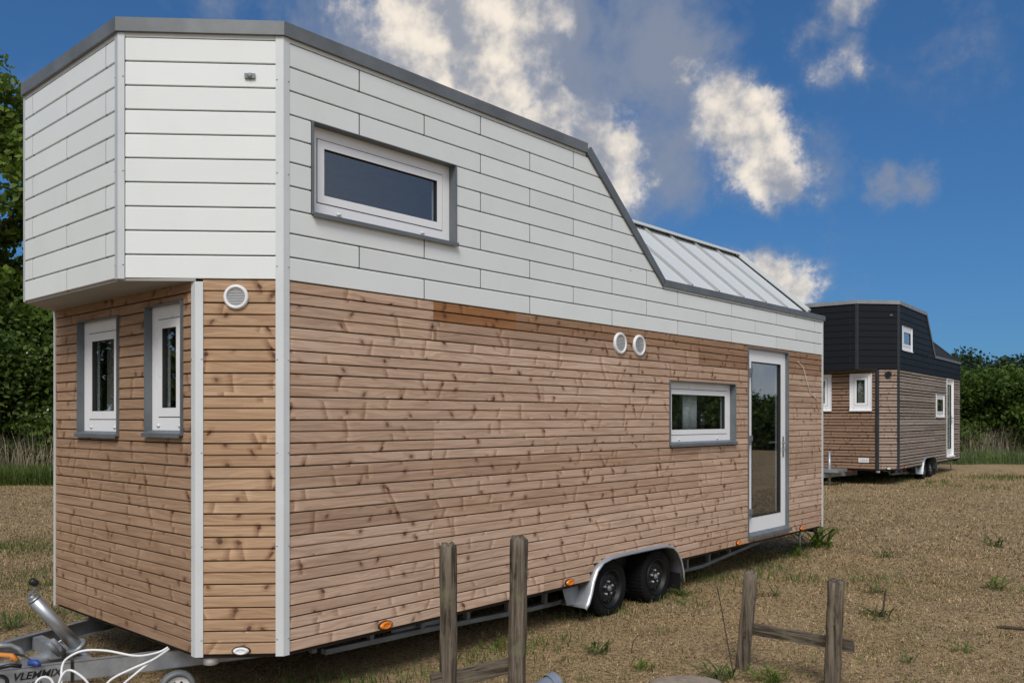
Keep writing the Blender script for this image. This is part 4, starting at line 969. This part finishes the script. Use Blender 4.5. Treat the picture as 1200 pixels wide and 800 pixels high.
# dead grass and straw litter over the field
n = 300000; rr = np.exp(RNG.uniform(np.log(4.3), np.log(27), n)); aa = RNG.uniform(-.72, .72, n); x = rr*np.sin(aa); y = rr*np.cos(aa)
pos = np.stack([x, y, gz(x, y)-.004], 1); sc = np.clip(rr/7, .8, 1.9)
stuff('dead_grass', 'short dead grass and straw covering the field', [blades(pos,   .024*sc*RNG.uniform(.5, 1.4, n), .0021*sc*RNG.uniform(.6, 1.4, n), RNG.uniform(.4, 2.4, n), .38)], L_STRAW)
n = 60000; rr = np.exp(RNG.uniform(np.log(4.3), np.log(22), n)); aa = RNG.uniform(-.72, .72, n); x = rr*np.sin(aa); y = rr*np.cos(aa)
Vv, F = leafcloud(np.stack([x, y, gz(x, y)+.006], 1), .0085*np.clip(rr/7, .7, 2.2), up=1.5)
stuff('soil_crumbs', 'dark crumbs of soil among the dead grass', [(Vv, F)], L_SOIL)
# sparse green shoots, thicker in patches
def patch(cx, cy, rx, ry, n, h, w=.004, lean=.8): x = RNG.normal(cx, rx, n); y = RNG.normal(cy, ry, n); return blades(np.stack([x, y, gz(x, y)-.005], 1), h, w, lean)
gp = []
for k in range(420):
    r_ = math.exp(random.uniform(math.log(5), math.log(24))); a_ = random.uniform(-.2, .62); gp.append(patch(r_*math.sin(a_), r_*math.cos(a_), .05+.04*random.random(), .05, random.randint(3, 18), .035+.035*random.random(), .003))
for k in range(26):
    Mx = H1.matrix_world @ Vector((random.uniform(-.3, 8), random.uniform(-.2, .35), 0)); gp.append(patch(Mx.x, Mx.y, .16, .12, 60, .09))
for k in range(14):
    r_ = random.uniform(7, 12); gp.append(patch(r_*-.56+random.uniform(-.5, .5), r_, .25, .25, 160, .07))
for k in range(5): gp.append(patch(random.uniform(2.6, 4.2), random.uniform(9.0, 10.6), .25, .2, 90, .11))
for k in range(16): gp.append(patch(7.6+random.uniform(0, 5), 18+random.uniform(-1, 3.5), .4, .3, 110, .12, .006))
stuff('green_shoots', 'scattered green grass shoots in the dead grass', gp, L_GRASS)
# weeds one can pick out
def ground_at(px, py):
    Yd = 6.
    for _ in range(30): p = at(px, py, Yd); Yd = (CAMZ-float(gz(p.x, p.y)))*FPX/(py-HOR)
    return at(px, py, Yd)
def weed(px, py, label, h, nl, wide, mt=None, name='weed', up=.95):
    mt = mt or random.choice((L_WEED, L_WEED2)); nl = int(nl*1.7); wide *= .6
    p = ground_at(px, py); root = empty(name, p); tag(root, label, 'weed', 'weeds in the field'); b = MB()
    for k in range(nl):
        q = random.uniform(0, 6.28); L = h*random.uniform(.35, 1.25); dq = Vector((math.cos(q), math.sin(q), 0)); sq = Vector((-math.sin(q), math.cos(q), 0)); u_ = up*random.uniform(.3, 1.6); s0 = Vector((random.gauss(0, h*.28), random.gauss(0, h*.28), 0))
        rings = []
        for i in range(6):
            t = i/5; c = s0+dq*L*(t*.75)+Vector((0, 0, L*(u_*t-.75*u_*t*t*.8))); wv = wide*L*math.sin(math.pi*min(.97, t*.9+.08))*(1+.15*math.sin(i*2.1+k))
            rings.append([c-sq*wv+Vector((0, 0, wv*.3)), c, c+sq*wv+Vector((0, 0, wv*.3))])
        b.loft(rings, False, True, False)
    b.build('leaves', mt, root); return root
for a in ((958, 640, 'large bright green dock plant at the rear corner of the white house', .36, 30, .11),
          (930, 650, 'low leafy weed under the rear end of the white house', .22, 22, .10),
          (1168, 690, 'dark green weed low in the field at the right edge', .2, 26, .08),
          (1028, 722, 'pale weed with a dead stem beside the right fence post', .2, 22, .06),
          (1026, 695, 'yellowish weed tuft up the field from the right fence post', .16, 26, .06),
          (900, 698, 'small yellow-green weed right behind the leaning post', .15, 24, .06),
          (1166, 640, 'small yellowish weed at the right edge of the field', .22, 24, .06),
          (1036, 653, 'small dark weed in mid field', .17, 18, .09),
          (1062, 776, 'tiny bright green weed near the bottom right', .09, 16, .08),
          (1128, 765, 'small upright weed near the bottom right corner', .13, 16, .06),
          (800, 697, 'green weed growing at the rear trailer wheel', .16, 24, .07),
          (698, 766, 'small weed on the bare ground below the front wheel', .14, 22, .07),
          (755, 784, 'low dusty weed near the bottom edge', .13, 26, .06),
          (848, 795, 'bright leafy weed at the foot of the leaning post', .17, 24, .07),
          (905, 800, 'spreading green weed between the leaning post and the upright post', .17, 46, .05),
          (585, 757, 'small weed between the two upright posts', .13, 18, .06),
          (10, 738, 'grassy weed left of the prop stand', .2, 34, .04)):
    weed(*a)
# dead stems and a fallen twig
def stemthing(label, pts, r, cat='stem', name='dead_stem'):
    b = MB(); b.tube(spline(pts, 5), r, 6); o = b.build(name, M_BARK); return tag(o, label, cat, 'dead stems in the field')
p = ground_at(860, 792); stemthing('thin dead stem standing left of the leaning post', [p, at(852, 750, p.y), at(846, 715, p.y), at(840, 686, p.y)], .004)
p = ground_at(1034, 722); stemthing('dead stem standing in the pale weed beside the right post', [p, at(1036, 705, p.y), at(1038, 690, p.y)], .008)
a_, c_ = ground_at(1168, 736), ground_at(1202, 741); stemthing('dark fallen twig lying at the right edge of the field', [a_+Vector((0, 0, .01)), (a_+c_)/2+Vector((0, .03, .02)), c_+Vector((.2, 0, .01))], .012, 'twig', 'fallen_twig')
p = ground_at(740, 765); stemthing('thin tan stem curling up below the front wheel', [p, at(742, 752, p.y), at(748, 744, p.y), at(752, 745, p.y)], .004)
